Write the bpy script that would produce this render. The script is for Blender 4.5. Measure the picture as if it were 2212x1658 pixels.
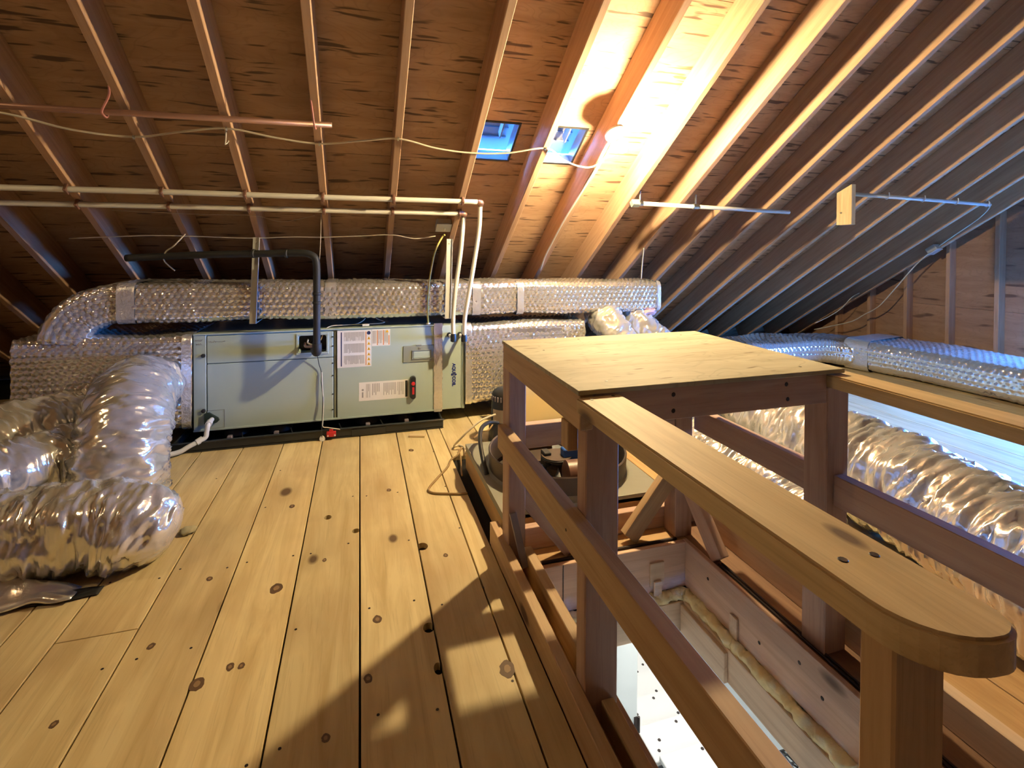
import bpy, bmesh, math, random
import numpy as np
from mathutils import Vector, Matrix, noise
for o in list(bpy.data.objects): bpy.data.objects.remove(o)
scene = bpy.context.scene
COL = scene.collection
R = random.Random(7)
PI = math.pi

# ------------------------------------------------------------------ camera
cam_d = bpy.data.cameras.new('camera'); cam = bpy.data.objects.new('camera', cam_d); COL.objects.link(cam)
yaw, pit, rol = (math.radians(a) for a in (16.692, -0.8536, 0.2436))
rt = Vector((math.cos(yaw), -math.sin(yaw), 0))
fw = Vector((math.sin(yaw)*math.cos(pit), math.cos(yaw)*math.cos(pit), math.sin(pit)))
up = rt.cross(fw)
rt, up = math.cos(rol)*rt + math.sin(rol)*up, -math.sin(rol)*rt + math.cos(rol)*up
cam.matrix_world = Matrix(((rt.x, up.x, -fw.x, 0), (rt.y, up.y, -fw.y, 0), (rt.z, up.z, -fw.z, 1.2), (0, 0, 0, 1)))
cam_d.sensor_fit = 'HORIZONTAL'; cam_d.sensor_width = 36
cam_d.lens = 36*1096.44/2212
cam_d.shift_x = 0; cam_d.shift_y = -(829-550.26)/2212
cam_d.clip_start = 0.02; cam_d.clip_end = 200
scene.camera = cam

# ------------------------------------------------------------------ world, lights, exposure
world = bpy.data.worlds.new('world'); scene.world = world; world.use_nodes = True
bg = world.node_tree.nodes['Background']
bg.inputs[0].default_value = (0.075, 0.31, 1.0, 1); bg.inputs[1].default_value = 88.0
scene.view_settings.view_transform = 'Standard'; scene.view_settings.look = 'None'
scene.view_settings.gamma = 1; scene.view_settings.use_curve_mapping = False
scene.view_settings.exposure = 1.55
cy = scene.cycles
cy.max_bounces = 5; cy.diffuse_bounces = 3; cy.glossy_bounces = 2; cy.transmission_bounces = 4; cy.transparent_max_bounces = 4
cy.caustics_reflective = False; cy.caustics_refractive = False; cy.sample_clamp_indirect = 6.0
cy.use_adaptive_sampling = True; cy.adaptive_threshold = 0.1; cy.use_denoising = True
BULB_STRENGTH = 1700.0
HALL_STRENGTH = 44.0
pl = bpy.data.lights.new('window_portal', 'AREA'); pl.shape = 'RECTANGLE'; pl.size = .9; pl.size_y = 1.75
pl.cycles.is_portal = True
po = bpy.data.objects.new('window_portal', pl); COL.objects.link(po)
po.location = (5.80, 1.90, .58); po.rotation_euler = (0, PI/2, 0)     # marks the gable window for the sampler

# ------------------------------------------------------------------ helpers
WM = {}
def link(o, M=None, parent=None):
    COL.objects.link(o)
    M = M or Matrix.Identity(4)
    o.matrix_basis = M; WM[o.name] = M
    if parent is not None:
        o.parent = parent; o.matrix_parent_inverse = WM[parent.name].inverted()
    return o
def tag(o, label=None, cat=None, group=None, kind=None):
    if label: o['label'] = label
    if cat: o['category'] = cat
    if group: o['group'] = group
    if kind: o['kind'] = kind
    return o
def empty(name, loc=(0, 0, 0), label=None, cat=None, group=None, kind=None):
    o = bpy.data.objects.new(name, None); o.empty_display_size = .1
    link(o, Matrix.Translation(Vector(loc))); return tag(o, label, cat, group, kind)
def meshobj(name, verts, faces, mat, parent=None, M=None, smooth=False):
    me = bpy.data.meshes.new(name)
    me.from_pydata([tuple(v) for v in verts], [], [tuple(f) for f in faces]); me.update()
    if mat: me.materials.append(mat)
    if smooth: me.polygons.foreach_set('use_smooth', [True]*len(me.polygons))
    o = bpy.data.objects.new(name, me); return link(o, M, parent)
def bmobj(name, bm, mat, parent=None, M=None, smooth=False):
    me = bpy.data.meshes.new(name); bm.to_mesh(me); bm.free()
    if mat: me.materials.append(mat)
    if smooth: me.polygons.foreach_set('use_smooth', [True]*len(me.polygons))
    o = bpy.data.objects.new(name, me); return link(o, M, parent)
def box_bm(bm, lo, hi, bev=0):
    lo, hi = Vector(lo), Vector(hi)
    m = Matrix.Translation((lo+hi)/2) @ Matrix.Diagonal((*(hi-lo), 1))
    r = bmesh.ops.create_cube(bm, size=1, matrix=m)
    if bev:
        es = list({e for v in r['verts'] for e in v.link_edges})
        bmesh.ops.bevel(bm, geom=es, offset=bev, segments=1, affect='EDGES')
def box(name, lo, hi, mat, parent=None, bev=.002):
    """axis-aligned box; object origin at its centre so object coordinates are local"""
    c = (Vector(lo)+Vector(hi))/2
    bm = bmesh.new(); box_bm(bm, Vector(lo)-c, Vector(hi)-c, bev)
    return bmobj(name, bm, mat, parent, Matrix.Translation(c))
def frame(p0, p1, upv=(0, 0, 1)):
    p0, p1 = Vector(p0), Vector(p1); x = (p1-p0).normalized(); u = Vector(upv)
    y = u.cross(x)
    if y.length < 1e-5: y = Vector((0, 1, 0)).cross(x)
    if y.length < 1e-5: y = Vector((1, 0, 0)).cross(x)
    y.normalize(); z = x.cross(y)
    M = Matrix(((x.x, y.x, z.x, p0.x), (x.y, y.y, z.y, p0.y), (x.z, y.z, z.z, p0.z), (0, 0, 0, 1)))
    return M, (p1-p0).length
def beam(name, p0, p1, w, h, mat, parent=None, upv=(0, 0, 1), bev=.002):
    """board whose local X is its length (grain), w across, h along upv"""
    M, L = frame(p0, p1, upv)
    bm = bmesh.new(); box_bm(bm, (0, -w/2, -h/2), (L, w/2, h/2), bev)
    return bmobj(name, bm, mat, parent, M)
def catmull(pts, n=12):
    P = [Vector(p) for p in pts]
    if len(P) < 3: 
        return [P[0].lerp(P[1], i/n) for i in range(n+1)]
    P = [P[0]*2-P[1]] + P + [P[-1]*2-P[-2]]; out = []
    for i in range(1, len(P)-2):
        a, b, c, d = P[i-1:i+3]
        for k in range(n):
            t = k/n
            out.append(.5*((2*b)+(c-a)*t+(2*a-5*b+4*c-d)*t*t+(3*b-a-3*c+d)*t**3))
    out.append(P[-2]); return out
def resample(pts, ds):
    out = [pts[0].copy()]; acc = 0
    tot = sum((pts[i+1]-pts[i]).length for i in range(len(pts)-1)); n = max(2, int(tot/ds)); ds = tot/n
    target = ds
    for i in range(len(pts)-1):
        seg = (pts[i+1]-pts[i]); L = seg.length
        while acc+L >= target-1e-9 and L > 0:
            out.append(pts[i]+seg*((target-acc)/L)); target += ds
        acc += L
    if len(out) < n+1: out.append(pts[-1].copy())
    return out
def frames(pts, upv=(0, 0, 1)):
    T = []
    for i in range(len(pts)):
        a = pts[max(0, i-1)]; b = pts[min(len(pts)-1, i+1)]; T.append((b-a).normalized())
    u = Vector(upv); n = u - T[0]*u.dot(T[0])
    if n.length < 1e-4: u = Vector((0, 1, 0)); n = u - T[0]*u.dot(T[0])
    n.normalize(); out = []
    for t in T:
        n = n - t*n.dot(t); n.normalize(); out.append((t, n, t.cross(n)))
    return out
def tube_geo(pts, r, seg=10, cap=True):
    F = frames(pts); V = []; Q = []
    for i, (p, (t, n, b)) in enumerate(zip(pts, F)):
        rr = r[i] if isinstance(r, (list, tuple)) else r
        for k in range(seg):
            a = 2*PI*k/seg; V.append(p+(n*math.cos(a)+b*math.sin(a))*rr)
    for i in range(len(pts)-1):
        for k in range(seg):
            k2 = (k+1) % seg; Q.append((i*seg+k, i*seg+k2, (i+1)*seg+k2, (i+1)*seg+k))
    if cap:
        Q.append(tuple(range(seg-1, -1, -1))); Q.append(tuple((len(pts)-1)*seg+k for k in range(seg)))
    return V, Q
def tube(name, pts, r, mat, parent=None, seg=10, smooth_path=True, n=8):
    P = catmull(pts, n) if smooth_path and len(pts) > 2 else [Vector(p) for p in pts]
    V, Q = tube_geo(P, r, seg)
    c = V[0].copy()
    o = meshobj(name, [v-c for v in V], Q, mat, parent, Matrix.Translation(c), True)
    return o
def cyl(name, p0, p1, r, mat, parent=None, seg=20, r2=None):
    p0, p1 = Vector(p0), Vector(p1)
    M, L = frame(p0, p1)
    prof = [(0, r), (L, r if r2 is None else r2)]
    return lathe(name, p0, p1-p0, prof, mat, parent, seg, smooth=True)
def lathe(name, p0, axis, prof, mat, parent=None, seg=24, smooth=True, caps=True):
    """prof: (distance along axis, radius)"""
    M, _ = frame(p0, Vector(p0)+Vector(axis)); V = []; Q = []
    for (s, r) in prof:
        for k in range(seg):
            a = 2*PI*k/seg; V.append((s, r*math.cos(a), r*math.sin(a)))
    for i in range(len(prof)-1):
        for k in range(seg):
            k2 = (k+1) % seg; Q.append((i*seg+k, i*seg+k2, (i+1)*seg+k2, (i+1)*seg+k))
    if caps:
        Q.append(tuple(range(seg-1, -1, -1))); Q.append(tuple((len(prof)-1)*seg+k for k in range(seg)))
    o = meshobj(name, V, Q, mat, parent, M, smooth)
    if smooth:
        try: o.data.set_sharp_from_angle(angle=math.radians(40))
        except Exception: pass
    return o
def fastmesh(name, V, nr, ns, mat, parent=None, M=None, closed=True, caps=True):
    """grid mesh from an array V (nr*ns,3); closed wraps the ns direction"""
    V = np.asarray(V, dtype=np.float32).reshape(nr*ns, 3)
    i = np.arange(nr-1)[:, None]; k = np.arange(ns if closed else ns-1)[None, :]; k2 = (k+1) % ns
    Q = np.stack([i*ns+k, i*ns+k2, (i+1)*ns+k2, (i+1)*ns+k], -1).reshape(-1, 4)
    me = bpy.data.meshes.new(name); nq = len(Q); extra = 0
    loops = Q.reshape(-1); starts = np.arange(nq)*4; tot = np.full(nq, 4)
    if closed and caps:
        loops = np.concatenate([loops, np.arange(ns-1, -1, -1), (nr-1)*ns+np.arange(ns)])
        starts = np.concatenate([starts, [nq*4, nq*4+ns]]); tot = np.concatenate([tot, [ns, ns]])
    me.vertices.add(len(V)); me.vertices.foreach_set('co', V.reshape(-1))
    me.loops.add(len(loops)); me.loops.foreach_set('vertex_index', loops.astype(np.int32))
    me.polygons.add(len(starts)); me.polygons.foreach_set('loop_start', starts.astype(np.int32))
    me.polygons.foreach_set('loop_total', tot.astype(np.int32))
    me.polygons.foreach_set('use_smooth', np.ones(len(starts), dtype=bool))
    me.update(calc_edges=True); me.validate()
    if mat: me.materials.append(mat)
    return link(bpy.data.objects.new(name, me), M, parent)
def cut(o, cutters):
    """boolean difference, applied at once; cutters are bmesh boxes/cylinders given as objects"""
    for c in cutters:
        m = o.modifiers.new('cut', 'BOOLEAN'); m.object = c; m.operation = 'DIFFERENCE'; m.solver = 'EXACT'
    bpy.context.view_layer.update()
    dg = bpy.context.evaluated_depsgraph_get()
    me = bpy.data.meshes.new_from_object(o.evaluated_get(dg)); o.modifiers.clear(); o.data = me
    for c in cutters: bpy.data.objects.remove(c)

# ------------------------------------------------------------------ materials
class NT:
    def __init__(s, name):
        s.m = bpy.data.materials.new(name); s.m.use_nodes = True; s.t = s.m.node_tree; s.n = s.t.nodes
        s.b = s.n['Principled BSDF']
    def __call__(s, typ, ins=None, **kw):
        x = s.n.new(typ)
        for k, v in kw.items(): setattr(x, k, v)
        for k, v in (ins or {}).items():
            if isinstance(v, bpy.types.NodeSocket): s.t.links.new(v, x.inputs[k])
            else: x.inputs[k].default_value = v
        return x
    def to(s, sock, name):
        s.t.links.new(sock, s.b.inputs[name])
    def ramp(s, fac, stops):
        x = s.n.new('ShaderNodeValToRGB'); s.t.links.new(fac, x.inputs[0]); e = x.color_ramp.elements
        while len(e) < len(stops): e.new(.5)
        for q, (p, c) in zip(e, stops): q.position = p; q.color = (*c, 1) if len(c) == 3 else c
        return x.outputs[0]
    def math(s, op, a, b=None):
        x = s.n.new('ShaderNodeMath'); x.operation = op
        for i, v in enumerate((a, b)):
            if v is None: continue
            if isinstance(v, bpy.types.NodeSocket): s.t.links.new(v, x.inputs[i])
            else: x.inputs[i].default_value = v
        return x.outputs[0]
    def mix(s, f, a, b, blend='MIX'):
        x = s.n.new('ShaderNodeMixRGB'); x.blend_type = blend
        for i, v in enumerate((f, a, b)):
            if isinstance(v, bpy.types.NodeSocket): s.t.links.new(v, x.inputs[i])
            else: x.inputs[i].default_value = (*v, 1) if isinstance(v, tuple) else v
        return x.outputs[0]
    def vec(s, seed=True):
        tc = s('ShaderNodeTexCoord')
        if not seed: return tc.outputs['Object']
        oi = s('ShaderNodeObjectInfo')
        off = s('ShaderNodeVectorMath', {0: (37.3, 11.7, 5.1)}, operation='SCALE'); s.t.links.new(oi.outputs['Random'], off.inputs['Scale'])
        return s('ShaderNodeVectorMath', {0: tc.outputs['Object'], 1: off.outputs[0]}, operation='ADD').outputs[0]
    def scaled(s, v, sc):
        return s('ShaderNodeMapping', {'Vector': v, 'Scale': sc}).outputs[0]
def plain(name, col, rough=.6, metal=0, **kw):
    t = NT(name); t.b.inputs['Base Color'].default_value = (*col, 1); t.b.inputs['Roughness'].default_value = rough
    t.b.inputs['Metallic'].default_value = metal
    for k, v in kw.items(): t.b.inputs[k].default_value = v
    return t.m
def wood(name, light, dark, knot_amt=.45, knot_col=(.10, .05, .025), rough=.62, vary=.18, gx=1.1, gy=17, kx=1.9, ky=4.6, bump=.25, blotch=None):
    t = NT(name); v = t.vec()
    g = t('ShaderNodeTexNoise', {'Vector': t.scaled(v, (gx, gy, gy)), 'Scale': 1.6, 'Detail': 4, 'Roughness': .62, 'Distortion': .8}).outputs[0]
    col = t.ramp(g, [(.28, dark), (.62, light)])
    f = t('ShaderNodeTexNoise', {'Vector': t.scaled(v, (gx*2, gy*6, gy*6)), 'Scale': 2.2, 'Detail': 3}).outputs[0]
    col = t.mix(t.math('MULTIPLY', t.math('GREATER_THAN', f, .62), .16), col, tuple(c*.55 for c in dark))
    if blotch:
        bl = t('ShaderNodeTexNoise', {'Vector': v, 'Scale': 2.3, 'Detail': 3}).outputs[0]
        bl = t('ShaderNodeMapRange', {'Value': bl, 'From Min': .45, 'From Max': .75}).outputs[0]
        col = t.mix(t.math('MULTIPLY', bl, .6), col, blotch)
    if knot_amt > 0:
        vo = t('ShaderNodeTexVoronoi', {'Vector': t.scaled(v, (kx, ky, ky)), 'Scale': 1.0, 'Randomness': 1.0}, voronoi_dimensions='3D')
        sel = t('ShaderNodeSeparateColor', {0: vo.outputs['Color']})
        on = t.math('LESS_THAN', sel.outputs[0], knot_amt)
        size = t.math('MULTIPLY_ADD', sel.outputs[1], .07); size.node.inputs[2].default_value = .05
        d = t.math('DIVIDE', vo.outputs['Distance'], size)
        k = t('ShaderNodeMapRange', {'Value': d, 'From Min': .7, 'From Max': 1.25, 'To Min': 1, 'To Max': 0}).outputs[0]
        halo = t('ShaderNodeMapRange', {'Value': d, 'From Min': .8, 'From Max': 3.2, 'To Min': .35, 'To Max': 0}).outputs[0]
        col = t.mix(t.math('MULTIPLY', halo, on), col, tuple(c*.6 for c in dark))
        col = t.mix(t.math('MULTIPLY', t.math('MULTIPLY', k, on), .9), col, knot_col)
    oi = t('ShaderNodeObjectInfo')
    val = t('ShaderNodeMapRange', {'Value': oi.outputs['Random'], 'To Min': 1-vary, 'To Max': 1+vary*.6}).outputs[0]
    hs = t('ShaderNodeHueSaturation', {'Color': col, 'Value': val}).outputs[0]
    t.to(hs, 'Base Color'); t.b.inputs['Roughness'].default_value = rough
    return t.m
def plywood(name, light, dark, streak, sx=4.5, sy=42, thr=.66, rough=.7, vary=.12, contour=.25):
    t = NT(name); v = t.vec()
    g = t('ShaderNodeTexNoise', {'Vector': t.scaled(v, (1.5, 9, 1)), 'Scale': 1.3, 'Detail': 5, 'Roughness': .6, 'Distortion': .6}).outputs[0]
    col = t.ramp(g, [(.3, dark), (.65, light)])
    ww = t('ShaderNodeTexNoise', {'Vector': t.scaled(v, (2.2, 5.5, 1)), 'Scale': 1.2, 'Detail': 2, 'Distortion': .4}).outputs[0]
    ln = t.math('PINGPONG', t.math('MULTIPLY', ww, 26), 1.0)
    ln = t('ShaderNodeMapRange', {'Value': ln, 'From Min': .0, 'From Max': .3, 'To Min': contour, 'To Max': 0}).outputs[0]
    col = t.mix(ln, col, tuple(c*.6 for c in dark))
    s = t('ShaderNodeTexNoise', {'Vector': t.scaled(v, (sx, sy, 1)), 'Scale': 1.0, 'Detail': 1.5, 'Roughness': .5, 'Distortion': .25}).outputs[0]
    s = t('ShaderNodeMapRange', {'Value': s, 'From Min': thr, 'From Max': thr+.06}).outputs[0]
    col = t.mix(t.math('MULTIPLY', s, .85), col, streak)
    bl = t('ShaderNodeTexNoise', {'Vector': v, 'Scale': 1.4, 'Detail': 4}).outputs[0]
    col = t.mix(t('ShaderNodeMapRange', {'Value': bl, 'From Min': .5, 'From Max': .8, 'To Max': .5}).outputs[0], col, tuple(c*.7 for c in dark))
    oi = t('ShaderNodeObjectInfo')
    val = t('ShaderNodeMapRange', {'Value': oi.outputs['Random'], 'To Min': 1-vary, 'To Max': 1+vary}).outputs[0]
    t.to(t('ShaderNodeHueSaturation', {'Color': col, 'Value': val}).outputs[0], 'Base Color')
    t.b.inputs['Roughness'].default_value = rough
    return t.m
def foil(name, col=(.78, .78, .77), rough=.2, scale=38, strength=.55, dist=.01, detail=4, metal=.7):
    t = NT(name); v = t('ShaderNodeTexCoord').outputs['Object']
    n1 = t('ShaderNodeTexNoise', {'Vector': v, 'Scale': scale, 'Detail': detail, 'Roughness': .55, 'Distortion': .6}).outputs[0]
    vo = t('ShaderNodeTexVoronoi', {'Vector': v, 'Scale': scale*.8}, feature='F1').outputs['Distance']
    h = t.math('ADD', n1, t.math('MULTIPLY', vo, .5))
    t.to(t('ShaderNodeBump', {'Strength': strength, 'Distance': dist, 'Height': h}).outputs[0], 'Normal')
    t.b.inputs['Base Color'].default_value = (*col, 1); t.b.inputs['Metallic'].default_value = metal
    r = t('ShaderNodeMapRange', {'Value': n1, 'To Min': rough*.7, 'To Max': rough*1.6}).outputs[0]; t.to(r, 'Roughness')
    return t.m
def rough_paint(name, col, rough=.45, sc=90, st=.06, mottled=0.0, metal=0):
    t = NT(name); v = t('ShaderNodeTexCoord').outputs['Object']
    n = t('ShaderNodeTexNoise', {'Vector': v, 'Scale': sc, 'Detail': 3}).outputs[0]
    n2 = t('ShaderNodeTexNoise', {'Vector': v, 'Scale': 5, 'Detail': 5}).outputs[0]
    t.to(t.mix(t.math('MULTIPLY', n2, mottled), col, tuple(c*.45 for c in col)), 'Base Color')
    t.to(t('ShaderNodeBump', {'Strength': st, 'Distance': .002, 'Height': n}).outputs[0], 'Normal')
    t.b.inputs['Roughness'].default_value = rough; t.b.inputs['Metallic'].default_value = metal
    return t.m

M_FLOOR = wood('pine_floor', (.77, .64, .37), (.58, .44, .22), knot_amt=.8, vary=.16, gy=11, kx=2.0, ky=3.4, blotch=(.42, .29, .16))
M_RAFTER = wood('rafter_wood', (.60, .385, .25), (.46, .275, .17), knot_amt=.10, vary=.14, gy=20, rough=.75)
M_PLY = plywood('roof_plywood', (.57, .375, .245), (.45, .28, .17), (.075, .045, .033), thr=.605)
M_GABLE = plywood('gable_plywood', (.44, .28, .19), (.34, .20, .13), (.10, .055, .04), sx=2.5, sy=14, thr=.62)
M_TOP = plywood('table_plywood', (.50, .48, .37), (.36, .32, .225), (.16, .12, .07), sx=9, sy=40, thr=.66, contour=.30)
M_RAIL = wood('rail_wood', (.74, .58, .34), (.55, .40, .21), knot_amt=.35, gy=18, vary=.08)
M_RED = wood('red_framing_wood', (.54, .37, .30), (.41, .255, .195), knot_amt=.35, knot_col=(.12, .03, .02), gy=16, vary=.1)
M_DARKEND = wood('deck_orange_wood', (.62, .40, .19), (.46, .28, .12), knot_amt=.35, gy=12, vary=.1)
M_CURB = wood('curb_wood', (.58, .40, .23), (.44, .28, .15), knot_amt=.3, gy=18, vary=.1)
M_FOIL = foil('foil_bubble', (.86, .86, .86), rough=.11, scale=45, strength=.12, dist=.004, metal=.8)
M_FLEX = foil('foil_flex', (.86, .855, .84), rough=.15, scale=16, strength=.28, dist=.012)
M_TAPE = foil('foil_tape', (.85, .85, .86), rough=.14, scale=70, strength=.6, dist=.006)
M_UNIT = rough_paint('unit_grey_paint', (.42, .525, .50), .34, 160, .03)
M_UNITD = rough_paint('unit_dark_grey', (.27, .295, .25), .45)
M_SEAM = plain('seam_black', (.02, .03, .03), .6)
M_BLACK = plain('black_plastic', (.018, .02, .022), .42)
M_PAN = plain('pan_plastic', (.02, .024, .028), .35)
M_RUBBER = rough_paint('black_foam_rubber', (.022, .024, .026), .6, 220, .15)
M_WHITE = plain('white_plastic', (.80, .80, .78), .4)
M_PVC = plain('white_pvc', (.82, .84, .84), .3)
M_PEX = plain('cream_pex', (.82, .81, .76), .35)
M_COPPER = plain('old_copper_pipe', (.36, .20, .15), .42, .6)
M_WIRE = plain('cream_cable', (.66, .58, .45), .5)
M_YELL = plain('yellow_cable', (.72, .60, .16), .45)
M_BROWNC = plain('brown_cable', (.30, .20, .09), .5)
M_GALV = rough_paint('galvanised_steel', (.62, .64, .63), .32, 60, .05, .3, 1)
M_STRAP = rough_paint('dull_zinc', (.62, .63, .61), .45, 60, .05, .2, .35)
M_PAPER = plain('label_paper', (.82, .82, .82), .55)
M_INK = plain('print_grey', (.33, .33, .34), .6)
M_NAVY = plain('print_navy', (.02, .035, .12), .5)
M_ORANGE = plain('print_orange', (.75, .25, .03), .5)
M_WARN = plain('print_yellow', (.85, .50, .03), .5)
M_RED1 = plain('red_plastic', (.62, .03, .04), .4)
M_BLUE = plain('blue_paint', (.02, .10, .42), .4)
M_FANP = rough_paint('fan_plate_grey', (.30, .30, .25), .55, 40, .05, .5)
M_FANR = plain('fan_ring_dark', (.10, .075, .06), .5, .3)
M_TAN = plain('tan_board', (.74, .58, .31), .6)
M_FOAM = rough_paint('spray_foam', (.90, .76, .42), .7, 90, .8, .2)
M_PINK = rough_paint('pink_fibreglass', (.80, .50, .50), .9, 120, .8, .2)
M_HALL = plain('hall_white_paint', (.62, .68, .71), .6)
M_STEP = plain('white_tread_paint', (.60, .60, .60), .5)
M_RISER = plain('shaded_riser_grey', (.20, .20, .22), .6)  # dark grey paints in the shadow lines under the tread nosings
M_NAIL = plain('nail_dark', (.04, .03, .03), .5, .5)
M_CERAM = plain('white_ceramic', (.86, .86, .84), .25)
M_HOLE = plain('dark_void', (.006, .005, .004), .9)
M_STRIP = plain('grey_metal_strip', (.30, .27, .32), .4, .3)
M_INSUL = rough_paint('loose_insulation', (.78, .72, .50), .9, 150, .9, .2)
def emit(name, col, s):
    t = NT(name); t.b.inputs['Base Color'].default_value = (*col, 1); t.b.inputs['Emission Color'].default_value = (*col, 1)
    t.b.inputs['Emission Strength'].default_value = s; return t.m
M_BULB = emit('lit_bulb', (1.0, .755, .40), BULB_STRENGTH)
M_BULB2 = emit('lit_bulb_weaker', (1.0, .755, .40), BULB_STRENGTH*.19)
M_HALLL = emit('hall_lamp', (1.0, .93, .82), HALL_STRENGTH)
def glass_mat():                                    # thin pane: clear with a faint mirror
    t = NT('window_glass'); tr = t('ShaderNodeBsdfTransparent', {0: (.96, .98, .98, 1)}); gl = t('ShaderNodeBsdfGlossy', {'Roughness': .02})
    mx = t('ShaderNodeMixShader', {0: .06, 1: tr.outputs[0], 2: gl.outputs[0]})
    t.t.links.new(mx.outputs[0], t.n['Material Output'].inputs[0]); return t.m
M_GLASS = glass_mat()

# ================================================================== SETTING
S = 2/3.; CS = 1/math.sqrt(1+S*S)
NRM = Vector((0, S*CS, CS))                       # outward normal of the front slope
def RP(x, y, d=0.):                               # point on the rafter undersides, d metres below them
    return Vector((x, y, 3.6-S*y)) - NRM*d
RIDGE_Y = -0.8
XL, XR = -4.6, 5.74
RD = .18                                           # rafter depth

# ---- floor: subfloor slab with the hatch and fan openings, planks on top
def slab_with_holes(name, x0, x1, y0, y1, z0, z1, holes, mat):
    xs = sorted({x0, x1, *[h[0] for h in holes], *[h[1] for h in holes]}); ys = sorted({y0, y1, *[h[2] for h in holes], *[h[3] for h in holes]})
    bm = bmesh.new()
    for i in range(len(xs)-1):
        for j in range(len(ys)-1):
            mx, my = (xs[i]+xs[i+1])/2, (ys[j]+ys[j+1])/2
            if any(h[0] < mx < h[1] and h[2] < my < h[3] for h in holes): continue
            box_bm(bm, (xs[i], ys[j], z0), (xs[i+1], ys[j+1], z1))
    bmesh.ops.remove_doubles(bm, verts=bm.verts, dist=1e-4)
    return bmobj(name, bm, mat)
HX0, HX1, HY0, HY1 = .64, 1.29, .16, 1.78           # hatch opening
FX0, FX1, FY0, FY1 = .60, 1.26, 1.98, 2.62           # fan opening
floor = slab_with_holes('floor', XL, XR, -7.2, 5.72, -.20, -.0225, [(HX0, HX1, HY0, HY1), (FX0, FX1, FY0, FY1)], M_HOLE)
tag(floor, kind='structure')
def plank(x0, x1, y0, y1, mat=M_FLOOR, holes=()):
    g = .0028
    xc = (x0+x1)/2; bm = bmesh.new()
    box_bm(bm, (0, -(x1-x0)/2+g, -.0215), (y1-y0-.003, (x1-x0)/2-g, 0), .0012)
    M, _ = frame((xc, y0, 0), (xc, y1, 0))
    o = bmobj('floor_plank', bm, mat, floor, M)
    if holes:
        cs = []
        for hx, hy, rx, ry in holes:
            b2 = bmesh.new(); bmesh.ops.create_cone(b2, cap_ends=True, segments=14, radius1=1, radius2=1, depth=.08)
            c = bmobj('cutter', b2, None, None, Matrix.Translation((hx, hy, 0)) @ Matrix.Diagonal((rx, ry, 1, 1))); cs.append(c)
        inv = M.inverted()
        cut(o, cs)
    return o
KH = [(-.136, 2.372, .016, .020), (-.016, 2.226, .017, .018), (.240, 2.034, .022, .026), (.208, 1.591, .018, .022), (.214, 1.427, .013, .022)]
edges = [-4.6+.223*k for k in range(17)] + [-.885+.0, -.665, -.443, -.221, 0, .2245, .417, .505]
edges = sorted(e for e in edges if e < -.86) + [-.665, -.443, -.221, 0, .2245, .417, .505]
edges = [e for i, e in enumerate(edges) if i == 0 or e-edges[i-1] > .05]
for i in range(len(edges)-1):
    a, b = edges[i], edges[i+1]
    rr = random.Random(i*13+1)
    if b > -.5:
        joints = [-7.0, -3.0-rr.random(), 4.9]
    elif abs(b+.665) < .01: joints = [-7.0, -2.4, 1.845, 4.9]
    elif abs(b+.443) < .01: joints = [-7.0, -1.4, 4.9]
    else: joints = [-7.0, -2.0-rr.random()*2, 1.0+rr.random()*2, 4.9]
    for j in range(len(joints)-1):
        hs = [h for h in KH if a < h[0] < b and joints[j] < h[1] < joints[j+1]]
        plank(a, b, joints[j], joints[j+1], holes=hs)
# decking around and right of the hatch
x = 1.46; i = 0
while x < 5.6:
    w = .222; rr = random.Random(100+i)
    js = [-7.0, -2.2-rr.random(), 4.95] if i < 4 else [-7.0, -1.5-rr.random()*2, 4.95]
    for j in range(len(js)-1): plank(x, min(x+w, 5.62), js[j], js[j+1], M_DARKEND if i < 2 else M_FLOOR)
    x += w; i += 1
plank(.505, .62, -7, HY0, M_FLOOR)
for a, b in ((.62, .84), (.84, 1.06), (1.06, 1.28), (1.28, 1.46)): plank(a, b, -7.0, HY0-.01, M_FLOOR)
for a, b in ((.505, .73), (.73, .95), (.95, 1.17), (1.17, 1.39), (1.39, 1.46)): plank(a, b, 2.86, 4.95, M_FLOOR)
# strips that form the ledge round the hatch
M_LEDGE = wood('shaded_ledge_wood', (.30, .17, .10), (.20, .10, .06), knot_amt=.3, gy=14)  # shade on the ledge is put into this darker wood colour
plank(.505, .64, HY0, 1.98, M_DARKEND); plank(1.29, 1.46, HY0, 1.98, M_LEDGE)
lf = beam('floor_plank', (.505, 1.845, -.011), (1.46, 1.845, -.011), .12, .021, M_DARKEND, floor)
WM  # ledge in front of the fan sits between the two strips

# ---- roof
ceiling = empty('ceiling', (0, 0, 3.6), kind='structure')
rafter_x = [-4.28, -3.87, -3.46, -3.06, -2.65, -2.25, -1.845, -1.43, -1.01, -.61, -.205, .195, .615, 1.025, 1.40, 1.785, 2.20, 2.59, 2.98, 3.40, 3.81, 4.24, 4.67, 5.10, 5.50]
for x in rafter_x:
    a = RP(x, 5.35, -RD/2); b = RP(x, RIDGE_Y+.02, -RD/2)
    beam('rafter', a, b, .038, RD, M_RAFTER, ceiling, NRM, .003)
    n2 = Vector((0, -NRM.y, NRM.z))
    def RB(y, d=0.): 
        p = RP(x, y, d); return Vector((p.x, 2*RIDGE_Y-p.y, p.z))
    beam('rafter', RB(5.35, -RD/2), RB(RIDGE_Y+.02, -RD/2), .038, RD, M_RAFTER, ceiling, n2, .003)
ridge = beam('ridge_board', (XL, RIDGE_Y, 4.26), (XR, RIDGE_Y, 4.26), .038, .24, M_RAFTER, ceiling)
M_VENT = rough_paint('vent_aluminium', (.22, .24, .27), .35, 20, .1, .15, .5)
VENTS = [(.690, .895), (1.110, 1.325)]
VY0, VY1 = 2.745, 2.995
TH = .013
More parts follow.
